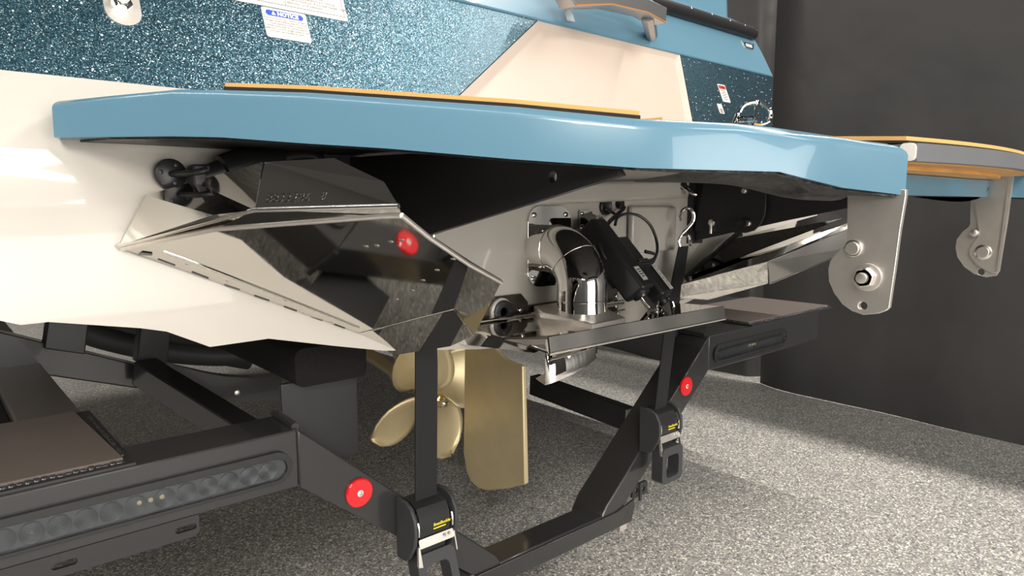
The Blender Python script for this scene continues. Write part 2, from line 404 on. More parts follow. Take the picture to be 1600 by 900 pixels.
tag(b.build('flake_panel', FLAKE, boat), 'sparkling metal flake panel on the far side')
# peach panel, dished
def dish(poly, ins, dep, name, m, parent):
    c = sum(poly, V()) / len(poly); inner = []
    L = len(poly)
    for i in range(L):
        p = poly[i]; e0 = (poly[i] - poly[i - 1]).normalized(); e1 = (poly[(i + 1) % L] - poly[i]).normalized()
        n0 = NU.cross(e0); n1 = NU.cross(e1); k = (n0 + n1); inner.append(p + k * (ins / (1 + n0.dot(n1))) - NU * dep)
    bb = MB(); bb.add(poly + inner, [(i, (i + 1) % L, L + (i + 1) % L, L + i) for i in range(L)] + [tuple(range(L, 2 * L))])
    bb.add([q - NU * .06 for q in poly], [tuple(range(L))])
    return bb.build(name, m, parent, bevel=.004, bseg=3, ang=8)
e_ = .0035
dish([upt(xl(zb) + e_, zb), upt(xrr(zb) - e_, zb), upt(xrr(zt) - e_, zt), upt(xl(zt) + e_, zt)], .022, .010, 'peach_panel', PEACH, boat)
b = MB()
q0, q1, q2, q3 = upt(.30, 1.20), upt(xrr(1.20) - .03, 1.20), upt(xrr(1.44) - .028, 1.44), upt(.335, 1.44)
b.add([q0 - NU * .0101, q1 - NU * .0101, q2 - NU * .0101, q3 - NU * .0101, q1 - NU * .0055, q2 - NU * .0055], [(0, 4, 5, 3), (0, 1, 4), (3, 5, 2), (1, 2, 5, 4), (0, 3, 2, 1)])
b.build('peach_panel_step', PEACH, boat)
# coaming above
def cop(x, z): return V((x, .161 + .30 * (z - 1.455), z))
b = MB()
L_ = [cop(-1.22, 1.452), cop(1.205, 1.452), cop(1.165, 1.53), cop(1.135, 1.572), cop(-1.13, 1.572)]
b.add([p + V((0, -.004, 0)) for p in L_] + [p + V((0, .9, .02)) for p in L_], [(0, 1, 2, 3, 4), (9, 8, 7, 6, 5), (0, 5, 6, 1), (1, 6, 7, 2), (2, 7, 8, 3), (3, 8, 9, 4), (4, 9, 5, 0)])
coam = b.build('coaming', BLUE, boat, bevel=.006, bseg=2)
# hull sides above the chine
for s in (-1, 1):
    b = MB()
    pts = [V((s * XLO, yout(top_z) + .004, 1.185)), V((s * 1.2, .165, 1.46)), V((s * 1.2, LF, 1.46)), V((s * XLO, LF, 1.185))]
    b.plate(pts, (-s * .03, 0, 0)); b.build('hull_side', BLUE, boat)
# rub rail with its screws
rp = [V((-1.12, .19, 1.588)), V((.4, .19, 1.588)), V((1.105, .19, 1.588)), V((1.125, .20, 1.588))]
rail = MB().tube([rp[0], rp[1], rp[2], V((1.118, .193, 1.588)), V((1.124, .198, 1.588))], [.021, .021, .021, .017, .010], 20).build('rub_rail', PLASTIC, boat, smooth=True, ang=50)
for (px, py) in ((1085, 1), (1117, 16), (1145, 28), (1168, 39), (1186, 47)):
    p = pY(px, py, .165); bolt('screw', V((p.x, .174, 1.598)), (0, -1, .5), .0035, .003, rail)
# rail backing strip and the deck lip above it
b = MB(); b.plate([V((-1.12, .20, 1.565)), V((1.12, .20, 1.565)), V((1.12, .20, 1.615)), V((-1.12, .20, 1.615))], (0, .05, 0)); b.build('rail_backing', BLACKSAT, boat)
b = MB(); b.plate([V((-1.11, .195, 1.606)), V((1.115, .195, 1.606)), V((1.09, .26, 1.648)), V((-1.07, .26, 1.648))], (0, .01, -.03)); b.build('deck_lip', BLUE, boat, bevel=.004)
b = MB(); b.plate([V((-1.02, .26, 1.642)), V((1.085, .26, 1.642)), V((1.11, .30, 1.95)), V((-1.02, .30, 1.95))], (0, .4, 0)); b.build('deck_side', BLUE, boat, bevel=.02, bseg=3)
# grab handle
hb = MB()
def hp(px, py, y=.06): return pY(px, py, y)
hh = [hp(880, -25), hp(900, 9), hp(956, 7), hp(1012, 20), hp(1041, 36), hp(1043, 12), hp(1015, -2), hp(960, -22)]
hb.plate(hh, (0, .05, .0)); handle = hb.build('grab_handle', MILL, boat, bevel=.003)
b = MB(); b.plate([q + V((0, -.0008, 0)) for q in (hp(900, 9), hp(956, 7), hp(1012, 20), hp(1041, 36), hp(1041, 34.4), hp(1012, 18.4), hp(956, 5.4), hp(900, 7.4))], (0, -.0006, 0)); b.build('copper_edge', ORANGE, handle)
for (x0, x1, y0, y1, xb) in ((1002, 1022, 24, 56, 1018),):
    a = pY((x0 + x1) / 2, y0, .085); c = pY(xb, y1, .158)
    MB().tube([a, c], [.020, .017], 8).build('handle_post', MILL, handle, smooth=True)
t0 = [pY(885, -14, .08), pY(884, 6, .12), pY(886, 20, .152), pY(890, 34, .152)]
tb = MB(); vs = []
for q in smooth_path(t0, 5): vs += [q + V((-.014, -.004, 0)), q + V((.014, -.004, 0))]
tb.add(vs, [(2 * i, 2 * i + 1, 2 * i + 3, 2 * i + 2) for i in range(len(vs) // 2 - 1)])
o = tb.build('fabric_tab', TAPE, boat, smooth=True, fixn=False); md = o.modifiers.new('thick', 'SOLIDIFY'); md.thickness = .002
# small badge on the coaming
cn = V((0, -1, .30)).normalized(); cv = V((0, .30, 1)).normalized()
bc = pP(1169, 72, cop(0, 1.455) + V((0, -.004, 0)), cn)
b = MB(); b.plate(rrect(bc, UX, cv, .028, .010, .008), cn * .003); bdg = b.build('badge', CHROME, boat)
b = MB(); b.plate(rrect(bc + cn * .003, UX, cv, .020, .0055, .003), cn * .0006); b.build('badge_face', LGREY, bdg)
for s in (-1, 1):
    b = MB(); b.plate([bc + UX * (s * .026) + cv * -.008, bc + UX * (s * .038) + cv * .012, bc + UX * (s * .034) + cv * .014, bc + UX * (s * .022) + cv * -.002], cn * .003); b.build('badge_wing', CHROME, bdg)

# ski-rope eye plate, upper left
ec = onu(191, 13)
b = MB(); b.plate(rrect(ec + VU * .012, UX, VU, .0245, .042, .0243, 8), NU * .003); ep = b.build('eye_plate', BRUSHED, boat, bevel=.0008)
bolt('hex_nut', ec + NU * .003 + VU * .006, NU, .014, .007, ep, hexa=True)
MB().tube([ec + NU * .008 + VU * .006, ec + NU * .03 + VU * .007], .008, 16).build('threaded_stud', CHROME, ep, smooth=True)
tp = ec + NU * .03 + VU * .008
MB().lathe(tp, NU + VU * .3, [(0, .008), (.004, .0095), (.012, .0095), (.013, .007)], 18).build('rubber_ring', PLASTIC, ep, smooth=True)
MB().lathe(tp + NU * .013 + VU * .004, NU + VU * .3, [(0, .0055), (.002, .0055), (.003, .004)], 16).build('copper_tip', ORANGE, ep, smooth=True)

# stickers on the upper transom
def sticker(name, tl, tr, bl, par, extra=.0):
    a = onu(*tl); c = onu(*tr); d = onu(*bl)
    x0, x1 = a.x, c.x; zt_ = (a.z + c.z) / 2; zb_ = d.z
    return x0, x1, zt_, zb_
x0, x1 = onu(408, 14).x, onu(478, 28).x
z1 = (onu(415, 11).z + onu(485, 25).z) / 2; z0 = (onu(414, 57).z + onu(483, 67).z) / 2
cx = (x0 + x1) / 2; cz = (z0 + z1) / 2; hw = (x1 - x0) / 2; hh2 = (z1 - z0) / 2 / VU.z
b = MB(); b.plate(rrect(upt(cx, cz), UX, VU, hw, hh2, .004), NU * .0008); st = b.build('notice_label', LABEL, boat)
tag(st, 'small white notice label with blue heading bar')
hc = upt(cx, cz) + VU * (hh2 * .66) + NU * .0008
b = MB(); b.plate(rrect(hc, UX, VU, hw * .84, hh2 * .19, hh2 * .185), NU * .0003); b.build('heading_bar', LBLUE, st)
text('heading', 'NOTICE', hh2 * .36, hc + UX * (hw * .14) - VU * (hh2 * .12), UX, VU, LABEL, st, 'CENTER', .0006, bold=.0006)
tc_ = hc - UX * (hw * .50) - VU * (hh2 * .12)
b = MB(); b.plate([tc_ - UX * (hw * .10) + NU * .0004, tc_ + UX * (hw * .10) + NU * .0004, tc_ + VU * (hh2 * .27) + NU * .0004], NU * .0002); b.build('warning_triangle', LABEL, st)
text('triangle_mark', '!', hh2 * .22, tc_ + VU * (hh2 * .03), UX, VU, LBLUE, st, 'CENTER', .0008)
text('small_print', 'Avoid personal injury and/or property\ndamage when folding platform, slowly\nlower platform when folding.\nWhile underway or towing, ensure\nplatform is in the upright position and\nlock pins are installed properly.', hh2 * .175, upt(cx, cz) + VU * (hh2 * .26), UX, VU, INK, st, 'CENTER', .0012, line=.98)
# large label whose lower edge shows
bx1 = onu(543, 30).x; bz0 = (onu(543, 34).z + onu(400, 7).z) / 2
bx0 = onu(280, -20).x; bzc = bz0 + .075
b = MB(); b.plate(rrect(upt((bx0 + bx1) / 2, bzc), UX, VU, (bx1 - bx0) / 2, .075 / VU.z, .004), NU * .0007); st2 = b.build('safety_label', LABEL, boat)
tag(st2, 'large white safety label with ruled black frame')
bb = MB(); fz = bz0 + .0075
bb.plate([upt(bx0, fz) + NU * .0008, upt(bx1 - .006, fz) + NU * .0008, upt(bx1 - .006, fz + .0008) + NU * .0008, upt(bx0, fz + .0008) + NU * .0008], NU * .0002)
for xx in (bx1 - .006, onu(446, 8).x):
    bb.plate([upt(xx, fz) + NU * .0008, upt(xx + .0008, fz) + NU * .0008, upt(xx + .0008, fz + .13) + NU * .0008, upt(xx, fz + .13) + NU * .0008], NU * .0002)
bb.build('ruled_frame', INK, st2)
text('small_print', 'be around the back of the\nengines or generators are running.\nMove to fresh air, if you feel nausea, headache,\ndizziness, or drowsiness.', .0068, upt(onu(446, 8).x + .003, fz + .0235), UX, VU, INK, st2, 'LEFT', .0011, line=.95)
# red-headed label on the far flake panel
c1 = onu(1131, 146); w2 = .021; h2 = .030
b = MB(); b.plate(rrect(c1, UX, VU, w2, h2, .003), NU * .0008); st3 = b.build('danger_label', LABEL, boat)
tag(st3, 'white label with red heading beside the lock pin')
b = MB(); b.plate(rrect(c1 + VU * .020 + NU * .0008, UX, VU, .0185, .0065, .0005), NU * .0003); b.build('heading_bar', REDDK, st3)
b = MB(); b.plate(rrect(c1 + VU * .020 + UX * .003 + NU * .0012, UX, VU, .010, .003, .0006, 2), NU * .0002); b.build('heading', INK, st3)
b = MB(); hq = c1 + VU * .0172 - UX * .0125 + NU * .0012; b.plate([hq - UX * .0032, hq + UX * .0032, hq + VU * .0055], NU * .0002); b.build('warning_triangle', INK, st3)
for k, wl in enumerate((.011, .013, .0135, .0145, .014, .010)):
    b = MB(); b.plate(rrect(c1 + VU * (.0085 - .0058 * k) + NU * .0008, UX, VU, wl, .0010, .0003, 2), NU * .0002); b.build('printed_line', INK, st3)
c2 = onu(1126, 170)
b = MB(); b.plate(rrect(c2, UX, VU, .0125, .016, .002), NU * .0008); st4 = b.build('caution_tag', LABEL, boat)
b = MB()
for k in range(3): b.plate(rrect(c2 + VU * (-.002 - .0048 * k) + NU * .0008, UX, VU, .008, .0013, .0003, 2), NU * .0002)
b.build('printed_lines', INK, st4)
b = MB(); b.plate([c2 + VU * .005 - UX * .006 + NU * .0008, c2 + VU * .005 + UX * .006 + NU * .0008, c2 + VU * .013 + NU * .0008], NU * .0002); b.build('warning_triangle', LGREY, st4)

# ---------------------------------------------------------------- swim platform
S = [(80,156,213.5,.865),(160,148,213,.845),(266,138,212,.82),(340,139,213.5,.80),(470,143,223,.77),(600,152,231,.745),(800,166,248,.715),(1000,185,262,.70),(1151,192,266,.71),(1221,199,268,.735),(1264,207,279,.74),(1321,213,293,.735),(1420,226,305,.725)]
port = [(pD(px, a, d), pD(px, c, d)) for (px, a, c, d) in S]
port = [(t, V((t.x, t.y, bt.z))) for t, bt in port]
def mir(p): return V((-p.x, p.y, p.z))
NY = -.705
inn_t = V((port[-1][0].x + .004, NY, port[-1][0].z + .005)); inn_b = V((inn_t.x, NY, port[-1][1].z + .004))
half = [(V((-.90, .06, 1.15)), V((-.90, .06, 1.104)))] + port + [(inn_t, inn_b)]
loop = half + [(mir(t), mir(c)) for t, c in reversed(half)]
b = MB(); T = [t for t, c in loop]; B_ = [c for t, c in loop]; n = len(loop)
tri = tessellate_polygon([T])
b.add(T + B_, [tuple(t) for t in tri] + [tuple(n + i for i in reversed(t)) for t in tri] + [(i, (i + 1) % n, n + (i + 1) % n, n + i) for i in range(n)])
plat = b.build('swim_platform', BLUE, boat)
bm_ = bmesh.new(); bm_.from_mesh(plat.data); bm_.verts.ensure_lookup_table()
topset = {tuple(round(q, 5) for q in t) for t in T}
es = [e for e in bm_.edges if len(e.link_faces) == 2 and all(tuple(round(q, 5) for q in v.co) in topset for v in e.verts) and e.calc_face_angle() > .9]
bmesh.ops.bevel(bm_, geom=es, offset=.011, segments=5, profile=.5, affect='EDGES')
for f in bm_.faces: f.smooth = True
bm_.to_mesh(plat.data); bm_.free(); plat.data.set_sharp_from_angle(angle=math.radians(40))
tag(plat, 'glossy blue swept swim platform')
plat.data.materials.clear(); plat.data.materials.append(BLUE)
# black underside skin and ribs
def inset(pts, k):
    c = V((0, .1, 0)); return [p + V((-(p.x) * k, (c.y - p.y) * k, 0)) for p in pts]
und = [V((c.x * .992 if c.x < -.29 else c.x - .004, c.y + .008, c.z - .002)) for (p, c) in half[2:]]
und = [V((-.90, .03, 1.102))] + und
ul = und + [mir(p) for p in reversed(und)]
b = MB(); b.plate(ul, (0, 0, .012)); b.build('underside_skin', FRP, plat)
# bulging rib under the centre of the platform
ribs = []
for (px, py, d) in ((1078, 269, .775), (1110, 276, .785), (1170, 281, .79), (1230, 288, .80), (1256, 300, .80), (1278, 313, .80), (1330, 314, .795)):
    ribs.append(pD(px, py, d))
b = MB(); vs = []
for q in ribs:
    tz = 1.052
    vs += [V((q.x - .004, q.y - .012, max(q.z + .012, tz))), q, q + V((.02, .05, -.002)), V((q.x + .08, q.y + .16, 1.05))]
fs = []
for i in range(len(ribs) - 1):
    for k in range(3): fs.append((i * 4 + k, i * 4 + k + 1, (i + 1) * 4 + k + 1, (i + 1) * 4 + k))
for k_ in (0, 1):
    b = MB(); b.add(vs if not k_ else [mir(v) for v in vs], fs if not k_ else [tuple(reversed(f)) for f in fs])
    rb = b.build('underside_rib', FRP, plat, smooth=True, ang=80, fixn=False)
    sm = rb.modifiers.new('s', 'SUBSURF'); sm.levels = 2; sm.render_levels = 2
# decking pads: tan foam on black foam
def pad(name, edge, back, th_b=.005, th_t=.0045):
    bb = MB(); bb.plate(edge + back, (0, 0, th_b)); o = bb.build(name, FOAMBLK, plat)
    up = V((0, 0, th_b)); c = sum(edge + back, V()) / len(edge + back)
    bb = MB(); bb.plate([p + up + (c - p).normalized() * .0012 for p in edge + back], (0, 0, th_t)); q = bb.build('tan_top', TEAK, o)
    return o
def off(p, k=.016):
    d = V((.80, .60, 0)); return p + d * k + V((0, 0, 0))
edge = [off(t) for (t, c) in port[3:8]]
edge[0] = off(port[3][0], .013)
bk = [V((-.30, -.46, 1.108)), V((-.30, .0, 1.145)), V((-.72, .0, 1.15))]
pad('deck_pad', edge, bk)
edge = [V((t.x + .02, t.y + .03, t.z + .001)) for (t, c) in port[8:8]] + [pD(1036, 189, .72)]
pad('deck_pad', [V((port[7][0].x + .03, port[7][0].y + .03, port[7][0].z))] + edge, [V((-.42, -.50, 1.110)), V((-.47, -.50, 1.112))], .001, .003)
mb = [mir(p) for p in reversed([off(t) for (t, c) in port[3:12]])]
pad('deck_pad', mb, [V((.72, .0, 1.15)), V((.30, .0, 1.145)), V((.285, -.70, 1.094))])
# fold-down centre step
zs = 1.078
def stp(x, y, z=0): return V((x, y, zs + z))
def arc(x): return -.800 - .030 * (1 - (x / .27) ** 2) + .02 * max(0, x / .27) ** 6
xs = [-.265 + .53 * k / 24 for k in range(25)]
b = MB(); b.plate([stp(x, arc(x), -.013) for x in xs] + [stp(.29, -.79, -.013), stp(.30, -.76, -.013), stp(.30, -.70, -.013), stp(-.265, -.70, -.013)], (0, 0, .019)); stepo = b.build('folding_step', RIMRUB, plat, bevel=.006, bseg=4, ang=50)
tag(stepo, 'grey rimmed folding step between the hinge plates')
b = MB(); b.plate([stp(x, arc(x) + .012, -.0145) for x in xs[:-1]] + [stp(.262, -.70, -.0145), stp(-.265, -.70, -.0145)], (0, 0, .002)); b.build('wood_grain_underside', TEAKWOOD, stepo)
b = MB(); b.plate([stp(x, arc(x) + .045, -.019) for x in xs[:-2]] + [stp(.25, -.70, -.019), stp(-.265, -.70, -.019)], (0, 0, .005)); b.build('wood_grain_underside', TEAKWOOD, stepo)
b = MB(); b.plate([stp(x, arc(x) + .010, .0065) for x in xs] + [stp(.27, -.45, .030), stp(-.27, -.45, .030)], (0, 0, .003)); sp_ = b.build('step_pad', FOAMBLK, stepo)
b = MB(); b.plate([stp(x, arc(x) + .012, .0095) for x in xs] + [stp(.27, -.45, .033), stp(-.27, -.45, .033)], (0, 0, .0045)); b.build('step_pad_top', TEAK, stepo)
b = MB(); b.plate(rrect(V((-.2685, arc(-.265) + .009, zs - .003)), V((0, 1, 0)), V((0, 0, 1)), .008, .0095, .005), (.004, 0, 0)); b.build('rim_end_cap', LABEL, stepo, bevel=.001)
b = MB(); b.box((-.27, -.735, pY(1466, 306, -.735).z), (.27, -.70, pY(1466, 276, -.735).z)); b.build('notch_wall', BLUE, plat)

# hinge plates hanging under the step
HX = -.276
def lx(px, py): return pX(px, py, HX)
out = [lx(*q) for q in ((1324, 296), (1415, 296), (1415, 306), (1406, 360), (1398, 420), (1389, 481), (1383, 486), (1372, 490), (1349, 492), (1331, 486), (1316, 475.6), (1303, 458), (1295, 439), (1294, 420), (1297, 408), (1303, 398.6), (1312, 390), (1323, 382))]
hc_ = lx(1348, 478); r_h = (lx(1355.5, 478) - hc_).length
uy = V((0, 1, 0)); uz = V((0, 0, 1))
b = MB(); b.plate(out, (.007, 0, 0), [circle(hc_, uy, uz, r_h * .95, 18)])
hpl = b.build('hinge_plate', BRUSHED, plat, bevel=.0006); tag(hpl, 'blasted stainless hinge plate with large nut')
NX = V((-1, 0, 0))
b = MB(); c_ = lx(1355, 433); b.lathe(c_, NX, [(0, .0155), (.002, .0155), (.0025, .014)], 28); b.build('washer', BRUSHED, hpl, smooth=True)
b = MB(); b.lathe(c_ + NX * .002, NX, [(0, .0115), (.009, .0115), (.010, .010)], 6); b.build('hex_nut', BRUSHED, hpl, smooth=True, ang=30)
b = MB(); b.lathe(c_ + NX * .008, NX, [(0, .0095), (.004, .0095), (.004, .0062), (.009, .0060), (.0095, .005)], 24); b.build('bolt_end', BRUSHED, hpl, smooth=True, ang=40)
c_ = lx(1334, 388)
b = MB(); b.lathe(c_, NX, [(0, .0098), (.002, .0098), (.003, .0088)], 24); o = b.build('weld_ring', SATIN, hpl, smooth=True)
b = MB(); b.lathe(c_ + NX * .002, NX, [(0, .0074), (.003, .0074), (.0035, .0068)], 24); b.build('pin_head', BRUSHED, hpl, smooth=True, ang=40)
# far one: two layers
HR = .272
def rx(px, py, e=0): return pX(px, py, HR + e)
out = [rx(*q) for q in ((1517, 262), (1545, 262), (1560, 425), (1556, 431), (1541, 433.5), (1522, 428), (1506.6, 417), (1496, 402), (1493, 387.6), (1495, 374), (1504, 362), (1513, 355), (1516, 350))]
hc_ = rx(1532.5, 425)
b = MB(); b.plate(out, (.006, 0, 0), [circle(hc_, uy, uz, .0058, 16)]); hp2 = b.build('hinge_plate', BRUSHED, plat); tag(hp2, 'blasted stainless hinge plate with welded pin, far side of the step')
out = [rx(*q, -.006) for q in ((1514, 266), (1584, 270), (1574, 345), (1561, 424), (1552, 427), (1541, 422), (1526, 414), (1516, 402), (1514, 391), (1520, 380), (1528, 370), (1529, 360), (1523, 318))]
b = MB(); b.plate(out, (.006, 0, 0)); b.build('front_leaf', BRUSHED, hp2, bevel=.0006)
b = MB(); b.plate([rx(*q, -.012) for q in ((1578, 270), (1584, 270), (1561, 424), (1557, 424))], (.006, 0, 0)); b.build('folded_lip', BRUSHED, hp2)
c_ = rx(1536.5, 394, -.006)
b = MB(); b.lathe(c_, NX, [(0, .0125), (.002, .0125), (.003, .011)], 24); b.build('weld_ring', SATIN, hp2, smooth=True)
b = MB(); b.lathe(c_ + NX * .002, NX, [(0, .009), (.003, .009), (.0035, .0085)], 24); b.build('pin_head', BRUSHED, hp2, smooth=True, ang=40)
c_ = rx(1522.5, 364, -.006); b = MB(); b.lathe(c_, NX, [(0, .006), (.003, .0058), (.004, .004)], 18); b.build('rivet', BRUSHED, hp2, smooth=True)

# ---------------------------------------------------------------- platform support gussets
for s in (-1, 1):
    x = s * .50
    pts = [V((x, -.592, 1.060)), V((x, -.60, 1.050)), V((x, -.27, .981)), V((x, .0, .918)), V((x, .0, 1.098)), V((x, -.2, 1.094))]
    hole = circle(V((x, pX(873, 277, -.5).y, pX(873, 277, -.5).z)), uy, uz, .007, 14)
    b = MB(); b.plate(pts, (s * .010, 0, 0), [hole]); gus = b.build('platform_bracket', BLACKSAT, boat)
    tag(gus, 'flat black triangular platform bracket')
    b = MB(); b.box((min(x, x - s * .0) - (.135 if s < 0 else .012), -.016, .915), (x + (.012 if s < 0 else .04), .0, 1.10)); b.build('mounting_flange', BLACKSAT, gus)
x = .49
def sx(px, py): return pX(px, py, x)
pts = [sx(1100, 283), sx(1196, 290), sx(1196, 325), sx(1194, 338), sx(1188, 350), sx(1178, 360), sx(1165, 364), sx(1085, 361)]
b = MB(); b.plate(pts, (.006, 0, 0)); cvr = b.build('bracket_cover', BLACKSAT, boat, bevel=.001)
for (px, py, r) in ((1164, 298, .009), (1170, 349, .009)):
    c_ = sx(px, py); 
    if py > 340: MB().lathe(c_ + V((0, .012, 0)), NX, [(0, .013), (.012, .013), (.013, .011)], 18).build('bushing', PLASTIC, cvr, smooth=True)
    bolt('bolt', c_, NX, r * .8, .008, cvr, BRUSHED)
c_ = sx(1113, 348); bolt('hex_bolt', c_, NX, .010, .007, cvr, BRUSHED, hexa=True)
MB().tube([c_ + NX * .006, c_ + NX * .006 + V((0, 0, -.028))], .003, 8).build('cotter_pin', BRUSHED, cvr, smooth=True)
for (px, py) in ((1104, 287), (1102, 297), (1092, 350)):
    bolt('bolt', pY(px, py, -.02), (0, -1, 0), .005, .006, cvr, BRUSHED)

# ---------------------------------------------------------------- surf tabs (port, near)
H1 = pY(214, 397, -.034); H2 = pY(560, 520, -.034); Q = pD(627, 336, .72)
n1 = (H2 - H1).cross(Q - H1).normalized()
if n1.dot(CAM - H1) < 0: n1 = -n1
def w1(px, py): return pP(px, py, H1, n1)
A = w1(190, 389)
main = [A, w1(212, 396), H2, w1(709, 483), w1(733, 412), w1(672, 372), Q, w1(600, 338), w1(338, 358)]
b = MB(); b.plate(main, -n1 * .004); tabm = b.build('surf_tab', STEEL, boat); tag(tabm, 'mirror polished stainless surf tab, port side')
# folded inboard facet and lower facet
Vv = w1(709, 483); Uu = w1(733, 412); R = pD(783, 441, .915)
nR = (Vv - Uu).cross(R - Uu).normalized(); S_ = pP(741, 524, Uu, nR)
b = MB(); b.plate([Uu, R, S_, Vv], -n1 * .004); b.build('folded_facet', STEEL, tabm)
Hh = w1(561, 521); L1 = pD(704, 541, 1.15); nL = (Vv - Hh).cross(L1 - Hh).normalized()
b = MB(); b.plate([Hh, Vv, pP(738, 525, Hh, nL), L1, pP(616, 555, Hh, nL)], V((0, .003, .002))); b.build('lower_facet', STEEL, tabm)
# bright rolled edges
b = MB(); b.tube([A, w1(338, 358), w1(600, 338), Q + n1 * .001],   .0030, 10); b.build('rolled_edge', BRUSHED, tabm, smooth=True)
b = MB(); b.tube([Q, w1(672, 372), Uu + (Uu - Vv).normalized() * 0 + n1 * .001, R],   .0030, 10); b.build('rolled_edge', BRUSHED, tabm, smooth=True)
b = MB(); b.tube([w1(561, 521) + n1 * .0005, Vv + n1 * .0005, S_], .0010, 8); b.build('fold_line', CHROME, tabm, smooth=True)
# upper flange: ridge and three plates
def dep(p): return (p - CAM).length / ((p - CAM).normalized() * 1).length
def dpx(p):
    return (p - CAM).dot(V((math.sin(YAW) * math.cos(PITCH), math.cos(YAW) * math.cos(PITCH), -math.sin(PITCH))))
dA = dpx(A); dF = dpx(w1(398, 352)) ; dQ = dpx(Q)
A2 = pD(186, 384, dA - .002); F_ = pD(398, 328, dF - .006); G_ = pD(623, 322, dQ - .006)
b = MB(); b.plate([A, A2, F_, G_, Q, w1(600, 338), w1(338, 358)], -n1 * .003); b.build('ridge_strip', STEEL, tabm)
b = MB(); b.tube([A2, F_, G_], .0030, 12); b.build('ridge_tube', SATIN, tabm, smooth=True)
tv = V((.3, .9, .1)).normalized() * .003
p1 = [A2, pD(228, 305, dA + .015), pD(302, 284, dA + .045), pD(332, 336, dF + .02 - .03)]
b = MB(); b.plate(p1, tv); b.build('flange_plate', STEEL, tabm)
D2 = p1[3]; C2 = p1[2]
b = MB(); b.plate([D2, C2, pD(411, 253, dF + .018), F_], tv); b.build('flange_plate', STEEL, tabm)
E3 = pD(414, 253, dF + .018); Tq = pD(522, 247, (dF + dQ) / 2 + .012); Tr = pD(600, 284, dQ + .012)
b = MB(); b.plate([F_ , E3, Tq, Tr, G_], tv); fl3 = b.build('flange_plate', STEEL, tabm)
# punched serial number
u3 = (G_ - F_).normalized(); n3 = (Tq - F_).cross(G_ - F_).normalized()
if n3.dot(CAM - F_) < 0: n3 = -n3
v3 = n3.cross(u3)
og = pP(412, 316, F_, n3); og2 = pP(498, 311, F_, n3)
wd = (pP(492, 311, F_, n3) - og).length
sz = wd / 4.0
text('serial_number', '8833286', sz * 1.02, og, u3, v3, STEEL, tabm, 'LEFT', .0004, bold=-.0004, depth=.0002)
text('serial_number', '8', sz * .9, og2, u3, v3, STEEL, tabm, 'LEFT', .0004, bold=-.0004, depth=.0002)
# hinge slots, rivets
hd = (H2 - H1).normalized(); hn = n1.cross(hd); 
if hn.dot(Q - H1) < 0: hn = -hn
for (xa, ya, xb, yb) in ((246, 410, 273, 420), (299, 430, 325, 440), (350, 450, 374, 458), (397, 467, 420, 475), (443, 484, 463, 491), (484, 500, 503, 506), (522, 512, 538, 518)):
    a = w1(xa, ya - 5) + n1 * .0004; c = w1(xb, yb - 5) + n1 * .0004
    b = MB(); b.plate([a, c, c + hn * .003, a + hn * .003], n1 * .0006); b.build('hinge_slot', BLACKPC, tabm)
b = MB(); b.tube([w1(255, 393) + n1 * .001, w1(286, 404) + n1 * .001, w1(420, 456) + n1 * .001, w1(561, 512) + n1 * .001], .0016, 8); b.build('stiffener_bead', STEEL, tabm, smooth=True)
for k, (px, py) in enumerate(((572, 385), (589, 384), (611, 378), (628, 375), (708, 405), (683, 422), (661, 438), (644, 454), (620, 468), (292, 414), (355, 440), (446, 470), (476, 490), (518, 504))):
    c_ = w1(px, py); b = MB(); b.lathe(c_, n1, [(0, .0034), (.0004, .0032), (.0008, .0022)], 14); b.build('rivet', STEEL, tabm, smooth=True)
b = MB(); b.plate([w1(216, 397) + n1 * .0005, w1(238, 398) + n1 * .0005, w1(237, 395) + n1 * .0005, w1(222, 393) + n1 * .0005], n1 * .001); b.build('hinge_tip', BLACKPC, tabm)
# tab actuator, wire grommet behind the flange
g0 = pY(265, 272, -.012)
gr = MB().lathe(g0, (0, -1, 0), [(0, .0215), (.006, .0215), (.008, .019)], 24).build('wire_grommet', PLASTIC, boat, smooth=True, ang=50)
for a_ in (60, 170, 290):
    c_ = g0 + V((math.cos(math.radians(a_)) * .014, -.008, math.sin(math.radians(a_)) * .014)); bolt('screw', c_, (0, -1, 0), .0035, .002, gr, BLACKSAT)
act = MB().tube(smooth_path([g0 + V((0, -.01, 0)), pY(300, 270, -.06), pY(325, 265, -.07)], 5), .0045, 8).build('tab_cable', PLASTIC, boat, smooth=True)
a0 = pY(318, 279, -.05); a1 = pY(380, 257, -.05); a2 = pY(436, 254, -.04)
pab = MB().tube([a0, a0 + (a1 - a0) * .45, a0 + (a1 - a0) * .5, a1, a2], [.016, .018, .024, .024, .022], 16).build('tab_actuator', PLASTIC, boat, smooth=True, ang=40)
tag(pab, 'black actuator behind the port surf tab')
MB().tube(smooth_path([pY(400, 262, -.02), pY(440, 248, -.02), pY(480, 243, -.02), pY(500, 252, -.02)], 6), .012, 12).build('actuator_hose', PLASTIC, pab, smooth=True)
b = MB(); b.box(tuple(pY(312, 280, -.05) - V((.012, .014, .016))), tuple(pY(312, 280, -.05) + V((.012, .014, .020)))); b.build('clevis', BLACKSAT, pab, bevel=.003)
